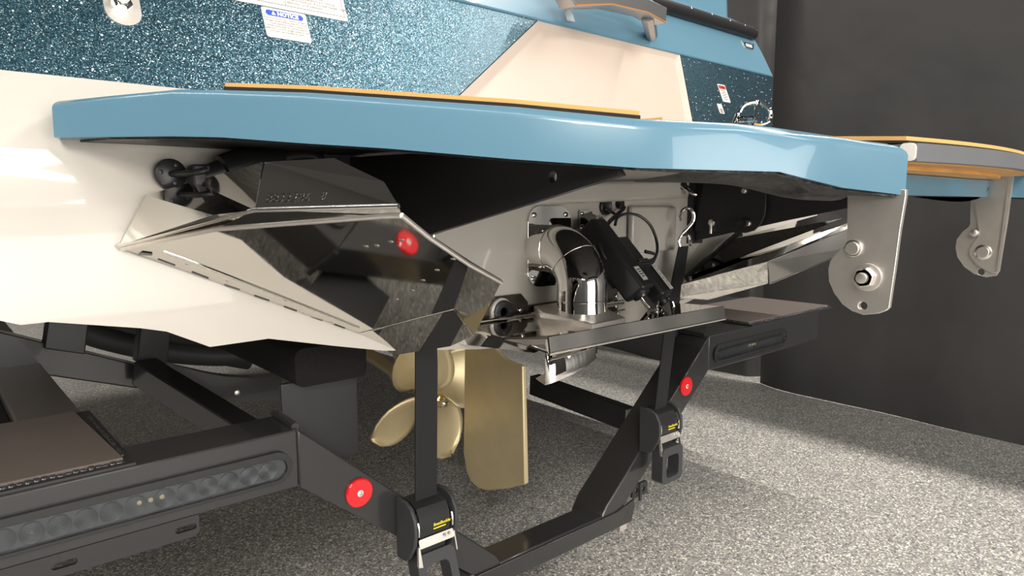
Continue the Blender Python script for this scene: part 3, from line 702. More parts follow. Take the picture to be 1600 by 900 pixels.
# ---------------------------------------------------------------- surf tab, starboard
d0, d1_ = 1.60, 1.78
def sd(px, py, k=0.0):
    t = (px - 1072) / 250.0; return pD(px, py, d0 + (d1_ - d0) * t + k)
tv2 = V((.1, .6, -.6)).normalized() * .004
b = MB(); b.plate([sd(1077, 431, .10), sd(1316, 341, .10), sd(1350, 332, .10), sd(1352, 338), sd(1077, 439)], tv2); tabs = b.build('surf_tab', STEEL, boat); tag(tabs, 'polished stainless surf tab, starboard side, part hidden behind the hinge plate')
b = MB(); b.plate([sd(1067, 443, .004), sd(1077, 439, .004), sd(1352, 338, .004), sd(1350, 347, -.012), sd(1199, 409, -.012)], tv2); b.build('folded_lip', STEEL, tabs)
b = MB(); b.plate([sd(1066, 444), sd(1199, 410), sd(1200, 442, .06), sd(1108, 467, .07), sd(1064, 464, .07)], tv2); b.build('lower_facet', STEEL, tabs)
b = MB(); b.plate([sd(1200, 410), sd(1352, 345), sd(1352, 382, .015), sd(1204, 443, .015)], tv2); b.build('outer_facet', STEEL, tabs)
b = MB(); b.tube([sd(1204, 443, .015), sd(1352, 382, .015)], .0014, 8); b.build('bright_edge', CHROME, tabs, smooth=True)
b = MB(); b.plate([sd(1077, 431), sd(1316, 341), sd(1300, 330, .12), sd(1150, 372, .16), sd(1085, 428, .12)], tv2); b.build('upper_plate', STEEL, tabs)
kn = []
a = pY(1075, 435, -.03); c = pY(1155, 366, -.03)
b = MB(); b.tube([a, c], .009, 10)
for k in range(9):
    p = a + (c - a) * ((k + .5) / 9); b.lathe(p, (c - a), [(-.014, .012), (.014, .012)], 10)
b.build('hinge_knuckles', BLACKSAT, tabs)
# ---------------------------------------------------------------- centre trim tab
yt = -.247
tl = pY(856, 527, yt); tr = pY(1128, 478, yt); bl_ = pY(851, 555, yt); br_ = pY(1131, 497, yt)
zt_ = (tl.z + tr.z) / 2; zb_ = (bl_.z + br_.z) / 2; xa, xb = tl.x, tr.x
hz = .786; hy = -.02
b = MB(); b.plate([V((-.285, hy, hz)), V((-.29, -.15, hz - .004)), V((xa, yt, zt_)), V((xb, yt, zt_)), V((.265, hy - .05, hz)), V((.20, hy, hz))], (0, 0, -.004))
ct = b.build('trim_tab', STEEL, boat); tag(ct, 'polished stainless centre trim tab under the exhaust elbow')
b = MB(); b.plate([V((xa, yt - .002, zt_)), V((xb + .005, yt - .002, zt_)), V((xb + .005, yt - .007, zb_)), V((xa, yt - .007, zb_))], (0, .004, 0)); b.build('aft_flange', STEEL, ct)
b = MB(); b.tube([V((xa - .002, yt - .006, zb_ + .001)), V((xb + .005, yt - .006, zb_ + .001))], .0026, 8); b.build('rolled_edge', SATIN, ct, smooth=True)
b = MB(); b.tube([V((xa, yt, zt_ - .0012)), V((xb + .005, yt, zt_ - .0012))], .0018, 8); b.build('rolled_edge', STEEL, ct, smooth=True)
b = MB(); b.plate([V((xa, yt, zb_)), V((xa, yt, zb_ + .004)), V((xa - .012, yt + .035, zb_ + .012)), V((xa - .012, yt + .035, zb_ + .008))], (.003, 0, 0)); b.build('folded_end', CHROME, ct)
b = MB(); b.plate([V((-.285, hy, hz - .004)), V((-.29, -.15, hz - .008)), V((xa - .004, yt + .012, zb_ + .006)), V((xa - .004, yt + .03, zb_ - .003)), V((-.30, hy, hz - .034))], (.003, 0, 0)); b.build('side_flange', STEEL, ct)
for (x_a, x_b, z_b, zc) in ((-.262, -.095, .778, .832), (-.095, .075, .778, .806), (.075, .20, .778, .845)):
    b = MB(); b.plate([V((x_a, -.004, z_b)), V((x_b, -.004, z_b)), V((x_b, -.004, zc - .02)), V((x_b - .02, -.004, zc)), V((x_a, -.004, zc))], (0, -.003, 0)); hpz = b.build('hinge_mount_plate', DULL, ct)
for (px, py) in ((813, 485), (813, 500), (764, 509), (963, 463), (963, 478)):
    bolt('screw', pY(px, py, -.008), (0, -1, 0), .0045, .003, ct)
MB().tube([V((-.28, hy - .004, hz + .002)), V((.2, hy - .004, hz + .002))], .0045, 10).build('hinge_pin', STEEL, ct, smooth=True)
# transom drain
dc = pY(785, 487, -.012)
b = MB(); b.lathe(dc + V((-.002, .006, 0)), (0, -1, 0), [(0, .0285), (.006, .0285), (.008, .026)], 28); dr = b.build('drain_fitting', WHITE, boat, smooth=True, ang=50)
b = MB(); b.lathe(dc, (0, -1, 0), [(0, .0245), (.005, .0245), (.006, .023), (.006, .010), (.002, .009), (.002, 0)], 28); b.build('black_face', PLASTIC, dr, smooth=True, ang=40)
for a_ in (0, 90, 180, 270):
    bolt('screw', dc + V((math.cos(math.radians(a_)) * .017, -.006, math.sin(math.radians(a_)) * .017)), (0, -1, 0), .003, .0015, dr, BLACKSAT)

# ---------------------------------------------------------------- exhaust
fx = -.028; fz_ = .925
b = MB(); b.plate(rrect(V((fx, 0, fz_ + .004)), UX, uz, .066, .088, .036, 6), (0, -.005, 0)); ex = b.build('exhaust_flange', CHROME, boat, bevel=.001); tag(ex, 'chrome exhaust elbow with flange')
for (sx_, sz_) in ((-1, 1), (1, 1), (-1, -1), (1, -1)):
    bolt('screw', V((fx + sx_ * .048, -.005, fz_ + .004 + sz_ * .068)), (0, -1, 0), .0055, .003, ex)
ER = .080; pr = .051
cx_ = fx - .020
path = [V((cx_, 0, fz_)), V((cx_, -.02, fz_)), V((cx_, -.045, fz_))]
for k in range(1, 13):
    a = math.pi / 2 * k / 12
    path.append(V((cx_ - .006 * k / 12, -.045 - ER * math.sin(a), fz_ - ER * (1 - math.cos(a)))))
e = path[-1]; path += [e + V((0, 0, -.02)), e + V((0, -.001, -.04)), e + V((0, -.001, -.055)), V((e.x, e.y - .001, .800))]
rr = [pr] * (len(path) - 2) + [pr * 1.04, pr * 1.16]
elb = MB().tube(path, rr, 36).build('elbow_pipe', CHROME, ex, smooth=True, ang=60)
for i in (2, 8, 15):
    t = (path[min(i + 1, len(path) - 1)] - path[i - 1]).normalized(); MB().lathe(path[i], t, [(-.0015, pr * 1.0), (-.001, pr * 1.025), (.001, pr * 1.025), (.0015, pr * 1.0)], 36).build('weld_seam', CHROME, ex, smooth=True)
cz0, cz1 = .782, .803
cp = [pZ(834, 478, cz1), pZ(866, 473, cz1), pZ(925, 471, cz1), pZ(977, 496, cz1), pZ(926, 506, cz1), pZ(848, 488, cz1)]
lowp = [V((p.x - .006, p.y - .006, cz0)) for p in cp]
b = MB(); L = len(cp); b.add(cp + lowp, [tuple(range(L)), tuple(reversed(range(L, 2 * L)))] + [(i, (i + 1) % L, L + (i + 1) % L, L + i) for i in range(L)]); b.build('collar_box', BRUSHED, ex, bevel=.0015)
# outlet chute below the tab
def cy(px, py, y): return pY(px, py, y)
b = MB()
xa_, xb_ = pY(860, 570, -.17).x, pY(941, 560, -.17).x
za = pY(860, 603, -.17).z; zc_ = pY(941, 558, -.17).z
n_c = 14; vs = []
for k in range(n_c + 1):
    t = k / n_c; x = xa_ + (xb_ - xa_) * t; bul = -.014 * math.sin(math.pi * t) ** .7
    vs += [V((x, -.155 + bul, .775)), V((x, -.155 + bul, za + (zc_ - za) * t)), V((x + .01, -.12, za + (zc_ - za) * t + .004))]
b.add(vs, [(3 * k, 3 * k + 3, 3 * k + 4, 3 * k + 1) for k in range(n_c)] + [(3 * k + 1, 3 * k + 4, 3 * k + 5, 3 * k + 2) for k in range(n_c)])
oc = b.build('outlet_chute', CHROME, ex, smooth=True, ang=40, fixn=False); md = oc.modifiers.new('thick', 'SOLIDIFY'); md.thickness = .002

# ---------------------------------------------------------------- wire ports, actuator on the centre tab
for (px, py, r) in ((945, 323, .020), (967, 318, .0135)):
    c_ = pY(px, py, 0); MB().lathe(c_, (0, -1, 0), [(0, r), (.006, r), (.008, r * .85), (.006, r * .75), (.005, 0)], 24).build('cable_port', PLASTIC, boat, smooth=True, ang=50)
ab = pY(914, 343, -.004)
b = MB(); b.plate(rrect(ab, UX, uz, .020, .021, .003), (0, -.004, 0)); abk = b.build('actuator_bracket', STEEL, boat); tag(abk, 'stainless actuator bracket on the transom')
for (i, j) in ((-1, 1), (-1, -1), (1, 1)): bolt('screw', ab + V((i * .014, -.004, j * .014)), (0, -1, 0), .004, .003, abk)
b = MB(); b.plate([ab + V((.006, -.004, .016)), ab + V((.006, -.045, .006)), ab + V((.006, -.05, -.004)), ab + V((.006, -.035, -.014)), ab + V((.006, -.004, -.018))], (.003, 0, 0)); b.build('bracket_ear', STEEL, abk)
bolt('pivot_bolt', ab + V((.006, -.036, 0)), NX, .006, .004, abk)
# body axis
s0 = pY(917, 347, -.035); s1 = pY(1024, 489, -.195)
ax = (s1 - s0).normalized(); sidev = V((0, 0, 1)).cross(ax).normalized(); upv = sidev.cross(ax).normalized()
Ln = (s1 - s0).length
def body(a, bb, o1, o2, w_, h_, name, m, par, bev=.004):
    q = MB(); q.beam(s0 + ax * (Ln * a) + sidev * o1 + upv * o2, s0 + ax * (Ln * bb) + sidev * o1 + upv * o2, w_, h_, upv); return q.build(name, m, par, bevel=bev, bseg=3)
acb = body(.04, .80, 0, 0, .062, .056, 'actuator', PLASTIC, boat, .007); tag(acb, 'black electric actuator driving the centre trim tab')
body(.24, .62, .050, .016, .12, .056, 'motor_housing', PLASTIC, acb, .006)
body(.22, .54, .085, .020, .060, .066, 'motor_cover', BLACKSAT, acb, .005)
body(.50, .90, .076, .002, .060, .054, 'gear_case', PLASTIC, acb, .008)
q = MB(); q.tube([s0 + ax * (Ln * .86) + sidev * .076, s0 + ax * (Ln * .95) + sidev * .076], [.016, .010], 14); q.build('gear_case_cap', PLASTIC, acb, smooth=True)
q = MB(); q.tube([s0 + ax * (Ln * .78), s1], .0095, 18); q.build('actuator_rod', CHROME, acb, smooth=True)
q = MB(); q.lathe(s0 + ax * (Ln * .79), ax, [(0, .021), (.008, .019), (.010, .013)], 20); q.build('rod_seal', PLASTIC, acb, smooth=True)
fc = -ax.cross(sidev)  # away from upv
vw = (CAM - (s0 + s1) / 2).normalized()
# labels lie on the face turned to the viewer's side of the housing (its aft face)
aftn = upv if upv.dot(vw) > 0 else -upv
lc = s0 + ax * (Ln * .66) + aftn * .0283
q = MB(); q.plate(rrect(lc, ax, sidev, .018, .012, .001), aftn * .0006); lb = q.build('maker_label', LGREY, acb)
q = MB()
for k in range(4): q.plate(rrect(lc + aftn * .0007 + ax * (-.010 + k * .006), ax, sidev, .0012, .009 - .002 * (k % 2), .0003, 2), aftn * .0002)
q.build('printed_lines', INK, lb)
lc2 = s0 + ax * (Ln * .71) + sidev * .088 + aftn * .0294
q = MB(); q.plate(rrect(lc2, ax, sidev, .042, .010, .001), aftn * .0006); lb = q.build('maker_label', LGREY, acb)
q = MB()
for k in range(7): q.plate(rrect(lc2 + aftn * .0007 + ax * (-.032 + k * .0105) + sidev * (.002 * (k % 3 - 1)), ax, sidev, .0035, .0012, .0003, 2), aftn * .0002)
q.build('printed_lines', INK, lb)
# looped cable
cps = [pY(945, 326, -.012), pY(962, 337, -.03), pY(948, 352, -.06), pY(938, 375, -.085), pY(944, 400, -.10), pY(965, 413, -.115), pY(995, 417, -.125), pY(1020, 408, -.12), pY(1027, 385, -.10), pY(1018, 355, -.085), pY(1000, 338, -.07), pY(980, 334, -.06), pY(965, 340, -.055), pY(961, 352, -.06)]
MB().tube(smooth_path(cps, 6), .0034, 8).build('cable', PLASTIC, acb, smooth=True)
cps = [pY(968, 321, -.012), pY(975, 325, -.02), pY(962, 337, -.032), pY(950, 350, -.055), pY(945, 370, -.08)]
MB().tube(smooth_path(cps, 6), .0048, 8).build('cable', PLASTIC, acb, smooth=True)
for k in range(3):
    cps = [pY(985 + 6 * k, 405 + 3 * k, -.125), pY(1000, 416 - 4 * k, -.13), pY(1018, 412 - 3 * k, -.13), pY(1024, 398, -.125), pY(1008, 392 + k, -.122)]
    MB().tube(smooth_path(cps, 5), .003, 8).build('cable', PLASTIC, acb, smooth=True)
# clevis on the tab
q = MB(); 
for k in (-1, 1): q.plate([s1 + UX * (k * .013) + V((0, .02, -.018)), s1 + UX * (k * .013) + V((0, -.02, -.018)), s1 + UX * (k * .013) + V((0, -.008, .012)), s1 + UX * (k * .013) + V((0, .008, .012))], (.003, 0, 0))
q.build('rod_clevis', STEEL, ct)

# eye bolt on the transom
eb = pY(1067, 291, -.018)
q = MB(); q.plate(rrect(eb, UX, uz, .014, .009, .004), (0, -.003, 0)); eye = q.build('tie_down_eye', CHROME, boat)
rp_ = []
for k in range(13):
    a = math.pi * k / 12; rp_.append(eb + V((.010 * math.cos(a), -.004 - .035 * math.sin(a), -.022 * math.sin(a))))
MB().tube(rp_, .0042, 10).build('eye_loop', CHROME, eye, smooth=True)

# ---------------------------------------------------------------- propeller, shaft, rudder
HC = V((0.0, .51, .482)); shaft = V((0, -.97, -.17)).normalized()
hub = MB().lathe(HC - shaft * .035, shaft, [(0, .030), (.02, .033), (.06, .027), (.075, .018)], 24)
prop = hub.build('propeller', BRONZE, boat, smooth=True, ang=50); tag(prop, 'four blade bronze propeller')
MB().lathe(HC + shaft * .04, shaft, [(0, .019), (.016, .019), (.018, .014)], 6).build('prop_nut', mat('bright_brass', (.72, .50, .18), .2, 1.0), prop)
MB().lathe(HC + shaft * .056, shaft, [(0, .010), (.022, .010), (.026, .006)], 14).build('shaft_end', CHROME, prop, smooth=True)
MB().tube([HC + shaft * .073 - UX * .016, HC + shaft * .073 + UX * .016], .002, 6).build('cotter_pin', CHROME, prop)
side_s = UX; up_s = side_s.cross(shaft); up_s = up_s if up_s.z > 0 else -up_s
def blade(ang):
    rd = side_s * math.cos(ang) + up_s * math.sin(ang); tg = -side_s * math.sin(ang) + up_s * math.cos(ang)
    nr, nc = 12, 10; vs = []
    for i in range(nr + 1):
        r = .026 + (.212 - .026) * i / nr; t = i / nr
        ch = .056 + .135 * math.sin(math.pi * min(1, t * .93) ** .85) ** .8 if t < .999 else .05
        ch *= math.sqrt(max(.02, 1 - max(0, (t - .72) / .285) ** 2.2))
        pit = math.atan2(.36, 2 * math.pi * max(r, .045)) * .95
        sk = .035 * t * t
        for j in range(nc + 1):
            c_ = (j / nc - .5) * ch + sk
            aa = -c_ * math.cos(pit) / max(r, .05)
            dirv = rd * math.cos(aa) + tg * math.sin(aa)
            cup = .010 * (2 * j / nc - 1) ** 2
            vs.append(HC + dirv * r + shaft * (c_ * math.sin(pit) + cup + .015 * t))
    q = MB(); q.add(vs, [(i * (nc + 1) + j, i * (nc + 1) + j + 1, (i + 1) * (nc + 1) + j + 1, (i + 1) * (nc + 1) + j) for i in range(nr) for j in range(nc)])
    o = q.build('blade', BRONZE, prop, smooth=True, ang=180)
    md = o.modifiers.new('thick', 'SOLIDIFY'); md.thickness = .006; md.offset = 0
    return o, rd, tg
for a_ in (31, 121, 211, 301): bl, rd, tg = blade(math.radians(a_))
sh0 = HC - shaft * .03; sh1 = HC - shaft * .75
MB().tube([sh0, sh1], .020, 14).build('prop_shaft', BRONZE, boat, smooth=True)
q = MB(); st0 = HC - shaft * .075
q.lathe(st0 - shaft * .10, shaft, [(0, .027), (.02, .031), (.09, .031), (.10, .027)], 18)
q.plate([st0 - shaft * .02 + UX * .007 + V((0, 0, .02)), st0 - shaft * .09 + UX * .007 + V((0, 0, .02)), V((.007, .78, .75)), V((.007, .60, .75))], (-.014, 0, 0))
q.build('shaft_strut', BRONZE, boat, smooth=True, ang=40)
RXX = .03
def rxp(px, py): return pX(px, py, RXX)
rud = [rxp(*k) for k in ((726, 530), (771, 530), (776, 548), (786, 559), (800, 567), (816, 572), (820, 757), (795, 763), (763, 767), (746, 762), (735, 752), (728, 735), (724, 708))]
q = MB(); q.plate(rud, (.014, 0, 0)); rdr = q.build('rudder', BRONZE, boat, bevel=.003); tag(rdr, 'bronze rudder blade with rounded leading corner')
q = MB(); q.plate([rxp(816, 573) + NX * .0005, rxp(812.5, 572) + NX * .0005, rxp(816.5, 757.5) + NX * .0005, rxp(820, 757) + NX * .0005], NX * .0012); q.build('trailing_edge', BRONZE, rdr)
MB().tube([V((RXX + .007, .25, .70)), V((RXX + .007, .25, .86))], .018, 14).build('rudder_stock', CHROME, rdr, smooth=True)

# ---------------------------------------------------------------- quick-release pins (loose things)
pin = tag(empty('quick_release_pin', tuple(s1 + V((0, 0, -.012)))), 'small steel ring pin through the actuator clevis on the trim tab', 'pin')
MB().tube([s1 + UX * -.022, s1 + UX * .022], .0045, 12).build('pin_shaft', CHROME, pin, smooth=True)
rc = s1 + UX * .018 + V((.0, -.012, .012)); ru = V((.75, -.45, 0)).normalized(); rv = V((.1, .1, 1)).normalized()
MB().tube(circle(rc, ru, rv, .019, 28) + [circle(rc, ru, rv, .019, 28)[0]], .0022, 8).build('pull_ring', CHROME, pin, smooth=True)
# hitch-type lock pin standing on the platform
pc0 = V((.985, .10, 0)); 
def lp(px, py): return pD(px, py, 2.0)
lk = tag(empty('lock_pin', tuple(lp(1180, 196))), 'chrome wire lock pin with clear sleeve standing on the platform at the far corner', 'pin')
wp = [(1150, 194), (1157, 172), (1166, 163), (1180, 160), (1194, 164), (1204, 174), (1203, 187), (1194, 193), (1182, 194), (1172, 190)]
MB().tube(smooth_path([lp(*k) for k in wp], 5), .0065, 10).build('wire_loop', CHROME, lk, smooth=True)
MB().tube([lp(1150, 191), lp(1175, 190)], .0165, 16).build('clear_sleeve', CLRP, lk, smooth=True)
MB().tube([lp(1146, 193), lp(1152, 179)], .006, 12).build('sleeve_collar', CHROME, lk, smooth=True)
MB().tube([lp(1178, 192), lp(1181, 166), lp(1182, 156)], .004, 10).build('cross_wire', CHROME, lk, smooth=True)
MB().lathe(lp(1183, 164), lp(1183, 160) - lp(1181, 168), [(0, .011), (.010, .011)], 14).build('upper_clip', CHROME, lk, smooth=True)
MB().lathe(lp(1176, 190), UX, [(-.012, .011), (.012, .011)], 14).build('lower_clip', CHROME, lk, smooth=True)

# ------------------------------------------------------------------ TRAILER
trl = tag(empty('trailer', (0, .3, .10)), 'black powder-coated boat trailer with stepped rear frame', 'trailer')
def part(mb, name, m=BLACKPC, par=None, **k):
    return mb.build(name, m, par or trl, **k)
BZ0, BZ1 = .545, .645
for s in (-1, 1):
    lo = (min(s * .614, s * 1.30), 0, BZ0); hi = (max(s * .614, s * 1.30), .10, BZ1)
    bm_ = part(MB().box(lo, hi), 'rear_beam', bevel=.003)
    # diagonal, flush with the beam face
    kx = .20; zb1 = .247; zb0 = .205
    pts = [V((s * .614, 0, BZ1)), V((s * .614, 0, BZ0)), V((s * (kx + .045), 0, zb1)), V((s * (kx + .02), 0, zb0)), V((s * (kx - .06), 0, zb0)), V((s * (kx - .02), 0, zb1 + .02))]
    part(MB().plate(pts, (0, .10, 0)), 'diagonal_beam', bevel=.003)
    # cap where beam and diagonal meet
    q = MB(); q.tube([V((s * .612, .012, BZ1 + .001)), V((s * .612, .05, BZ1 + .004)), V((s * .612, .10, BZ1 + .004))], .007, 8); part(q, 'weld_seam', smooth=True)
    # reflector
    rc = V((s * .5035, 0, .503 if s < 0 else .520))
    q = MB(); q.lathe(rc, (0, -1, 0), [(0, .0265), (.005, .0265), (.007, .0245), (.0072, 0.0)], 32); rf = part(q, 'reflector', RED, smooth=True, ang=40); tag(rf, 'round red reflector')
    bolt('screw', rc + V((0, -.007, 0)), (0, -1, 0), .004, .002, rf)
    q = MB(); q.lathe(rc + V((0, -.007, 0)), (0, -1, 0), [(0, .006), (.0006, .006)], 16); q.build('screw_seat', LABEL, rf)
    # light bar
    xl0, xl1 = (-1.05, -.633) if s < 0 else (.640, 1.057)
    zc = .583 if s < 0 else .590; cxl = (xl0 + xl1) / 2; hl = (xl1 - xl0) / 2
    zc = .590
    q = MB(); q.plate(rrect(V((cxl, -.0005, zc)), UX, uz, hl + .005, .0262, .0260, 8), (0, -.007, 0), [rrect(V((cxl, -.0005, zc - .0035)), UX, uz, hl - .003, .0185, .0183, 8)])
    tl_ = part(q, 'tail_light', PLASTIC, bevel=.0015); tag(tl_, 'long clear tail light bar, left end' if s < 0 else 'long clear tail light bar, far right end')
    q = MB(); q.plate(rrect(V((cxl, -.0005, zc)), UX, uz, hl - .004, .0195, .0193, 8), (0, -.0012, 0)); q.build('light_backing', LEDB, tl_)
    q = MB(); q.plate(rrect(V((cxl, -.0045, zc - .0035)), UX, uz, hl - .004, .0178, .0175, 8), (0, -.002, 0)); q.build('clear_lens', LENS, tl_, bevel=.001)
    ledx = [-.447, -.364, -.282, -.201, -.126, -.052, .087, .148, .211, .271, .329, .387]
    lo_, hi_ = -.447, .387
    for k in range(12):
        t = (k + .5) / 12; xx = xl0 + .022 + (xl1 - xl0 - .044) * t
        if k > 5: xx += .004
        elif k < 6: xx -= .004
        q = MB(); c_ = V((xx, -.0018, zc - .0035))
        prf = []
        for rr_ in range(7):
            r0 = .0152 - rr_ * .0021; prf += [(.0004, r0), (.0016, r0 - .0008), (.0004, r0 - .0016)]
        prf += [(.0022, .0006)]
        q.lathe(c_, (0, -1, 0), prf, 24); q.build('led', LEDM, tl_, smooth=True, ang=20)
    for k in range(3):
        q = MB(); q.lathe(V((cxl + (k - 1) * .015, -.0035, zc)), (0, -1, 0), [(0, .0036), (.001, .0034), (.0018, .002)], 12); q.build('led_chip', LEDY, tl_, smooth=True)
    # lower slotted plate
    xp0, xp1 = (-1.22, -.776) if s < 0 else (.80, 1.22)
    if s < 0:
        zp1, zp0 = BZ0 + .001, .513
        holes = [rrect(V((xq, .0, .529)), UX, uz, .0155, .0048, .0047, 5) for xq in (-.795, -.952, -1.11)]
        q = MB(); q.plate([V((xp0, 0, zp1)), V((xp1, 0, zp1)), V((xp1, 0, zp0 + .006)), V((xp1 - .006, 0, zp0)), V((xp0, 0, zp0))], (0, .006, 0), holes); part(q, 'slotted_plate', BLACKSAT)
    # grit step on top of the beam
    x_i = s * .868; x_o = s * 1.42
    q = MB(); q.plate([V((x_i, .022, BZ1 + .003)), V((x_o, .022, BZ1 + .003)), V((x_o, .33, BZ1 + .003)), V((x_i - s * -.012, .33, BZ1 + .003))], (0, 0, .006)); stp_ = part(q, 'grit_step', GRIT, bevel=.001); tag(stp_, 'brown-black gritty step plate')
    q = MB(); q.box((min(x_i - s * .012, x_o), .004, BZ1 - .001), (max(x_i - s * .012, x_o), .34, BZ1 + .0035)); q.build('step_plate_base', BLACKSAT, stp_)
    q = MB(); rnd = random.Random(3)
    for k in range(60):
        xx = x_i + (x_o - x_i) * (k + .5) / 60; r_ = .0028 + rnd.random() * .0022
        q.lathe(V((xx, .016 + rnd.random() * .003, BZ1 + .003)), (s, .3 * (rnd.random() - .5), 0), [(-.007, .001), (-.003, r_), (.003, r_), (.007, .001)], 8)
    for k in range(22):
        yy = .05 + .25 * k / 22; r_ = .003 + rnd.random() * .002
        q.lathe(V((x_i + s * -.004, yy, BZ1 + .003)), (0, 1, .1), [(-.007, .001), (-.003, r_), (.003, r_), (.007, .001)], 8)
    wb = q.build('weld_bead', BLACKPC, stp_, smooth=True, ang=60); wb['kind'] = 'stuff' 
    # side rail running forward from the step
    q = MB(); q.box((min(s * .868, s * .965), .33, BZ1 - .075), (max(s * .868, s * .965), 3.2, BZ1 + .003)); part(q, 'side_rail', mat('rail_warm_reflection', (.120, .105, .096), .38, coat=.05) if s < 0 else MATS['rail_warm_reflection'], bevel=.004)  # warm reflections on the rail are put into its brown base colour
    q = MB(); q.plate([V((s * .968, .335, BZ1 - .012)), V((s * 1.5, .335, BZ1 - .012)), V((s * 1.5, 3.0, BZ1 - .012)), V((s * .968, 3.0, BZ1 - .012))], (0, 0, -.02)); part(q, 'fender', BLACKMAT)
    # wheel hidden outboard
# bottom cross bar
q = MB(); q.box((-.25, 0.0, zb0), (.225, .075, zb1)); part(q, 'cross_bar', bevel=.004)
q = MB(); q.plate([V((-.25, -.005, zb1 - .004)), V((.215, -.005, zb1 - .004)), V((.285, -.005, zb1 + .012)), V((.287, -.005, zb1 - .010)), V((.275, -.005, zb0 - .004)), V((-.25, -.005, zb0 - .004))], (0, .005, 0)); part(q, 'cross_bar_lip', BLACKPC, bevel=.001)
q = MB(); q.box((.235, .0, zb0 - .022), (.262, .03, zb0 - .004)); part(q, 'aluminium_shim', BRUSHED)
# small two hole lug on the right diagonal
lc = pY(1000, 765, .02)
q = MB(); q.plate(rrect(lc, UX, uz, .032, .018, .006), (0, .006, 0), [circle(lc + V((-.015, 0, .002)), UX, uz, .0065, 14), circle(lc + V((.015, 0, -.002)), UX, uz, .0065, 14)]); part(q, 'two_hole_lug', BLACKSAT)
q = MB(); q.box(tuple(lc + V((-.004, -.004, -.03))), tuple(lc + V((.004, .002, .02)))); part(q, 'zip_tie', RUBBER)
# lower rails running forward from the cross bar
for s, xx in ((1, .30), (-1, -.30)):
    pass
q = MB(); q.beam(pZ(985, 655, .31), pZ(835, 600, .33), .05, .075); part(q, 'inner_rail', bevel=.003)
a = pY(995, 657, .09); 
# forward inner frame, left
YF = .85
def f1(px, py, y=YF): return pY(px, py, y)
q = MB(); q.plate([f1(-60, 505), f1(220, 572), f1(220, 608), f1(60, 585), f1(-60, 570)], (0, .06, 0)); part(q, 'cross_member', bevel=.004)
q = MB(); q.tube([f1(218, 577, .84), f1(218, 603, .84)], .012, 10); part(q, 'member_end', smooth=True)
for (x0_, x1_, y0_, y1_) in ((72, 136, 495, 550), (217, 264, 505, 572)):
    q = MB(); q.plate([f1(x0_ + 4, y0_, .83), f1(x1_ + 4, y0_, .83), f1(x1_ - 3, y1_ + 4, .83), f1(x0_ - 3, y1_ - 5, .83)], (0, .05, 0)); part(q, 'bunk_post', BLACKSAT, bevel=.003)
q = MB(); q.beam(pZ(226, 580, .60), pZ(425, 706, .50), .058, .062); part(q, 'diagonal_brace', bevel=.003)
q = MB(); q.tube(smooth_path([f1(110, 508, 1.3), f1(160, 528, 1.3), f1(250, 548, 1.3), f1(340, 556, 1.3), f1(400, 552, 1.3)], 5), .035, 12); part(q, 'tyre_edge', RUBBER, smooth=True)
q = MB(); q.plate(smooth_path([f1(250, 566, .95), f1(300, 578, .95), f1(350, 588, .95), f1(400, 590, .95), f1(440, 586, .95)], 4) + smooth_path([f1(440, 624, .95), f1(390, 627, .95), f1(340, 625, .95), f1(290, 612, .95), f1(250, 592, .95)], 4), (0, .05, 0)); axl = part(q, 'axle_bracket', bevel=.003)
bolt('bolt', f1(370, 613, .95), (0, -1, 0), .008, .006, axl, BRUSHED)
q = MB(); q.tube(smooth_path([f1(150, 512, 1.6), f1(240, 520, 1.6), f1(330, 548, 1.6), f1(390, 560, 1.6)], 5), .045, 12); part(q, 'tyre_edge', RUBBER, smooth=True)
# bunks with carpet, posts
for s in (-1, 1):
    cxb = s * .497; wb_ = .145
    sec = rrect(V((cxb, .10, .722)), UX, V((-s * -.0 , 0, 1)), wb_ / 2, .036, .016, 4)
    sec2 = [p + V((0, 1.9, .015)) for p in sec]
    q = MB(); L = len(sec)
    ring = []
    NS = 30
    for k in range(NS + 1): ring += [p.lerp(p2, k / NS) for p, p2 in zip(sec, sec2)]
    q.add(ring, [(k * L + i, k * L + (i + 1) % L, (k + 1) * L + (i + 1) % L, (k + 1) * L + i) for k in range(NS) for i in range(L)] + [tuple(range(L)), tuple(NS * L + i for i in range(L))])
    bk_ = part(q, 'bunk', CARPET, smooth=True, ang=60); tag(bk_, 'bunk board wrapped in black carpet')
    if s < 0:
        q = MB(); q.plate([V((s * .585, .13, .69)), V((s * .43, .13, .69)), V((s * .43, .13, .52)), V((s * .585, .13, .52))], (0, .012, 0)); part(q, 'bunk_post', BLACKSAT, bevel=.002)
q = MB(); q.plate([pY(1058, 500, .10), pY(1103, 500, .10), pY(1103, 560, .10), pY(1040, 655, .10), pY(1033, 630, .10)], (0, .012, 0)); part(q, 'gusset_plate', BLACKPC)

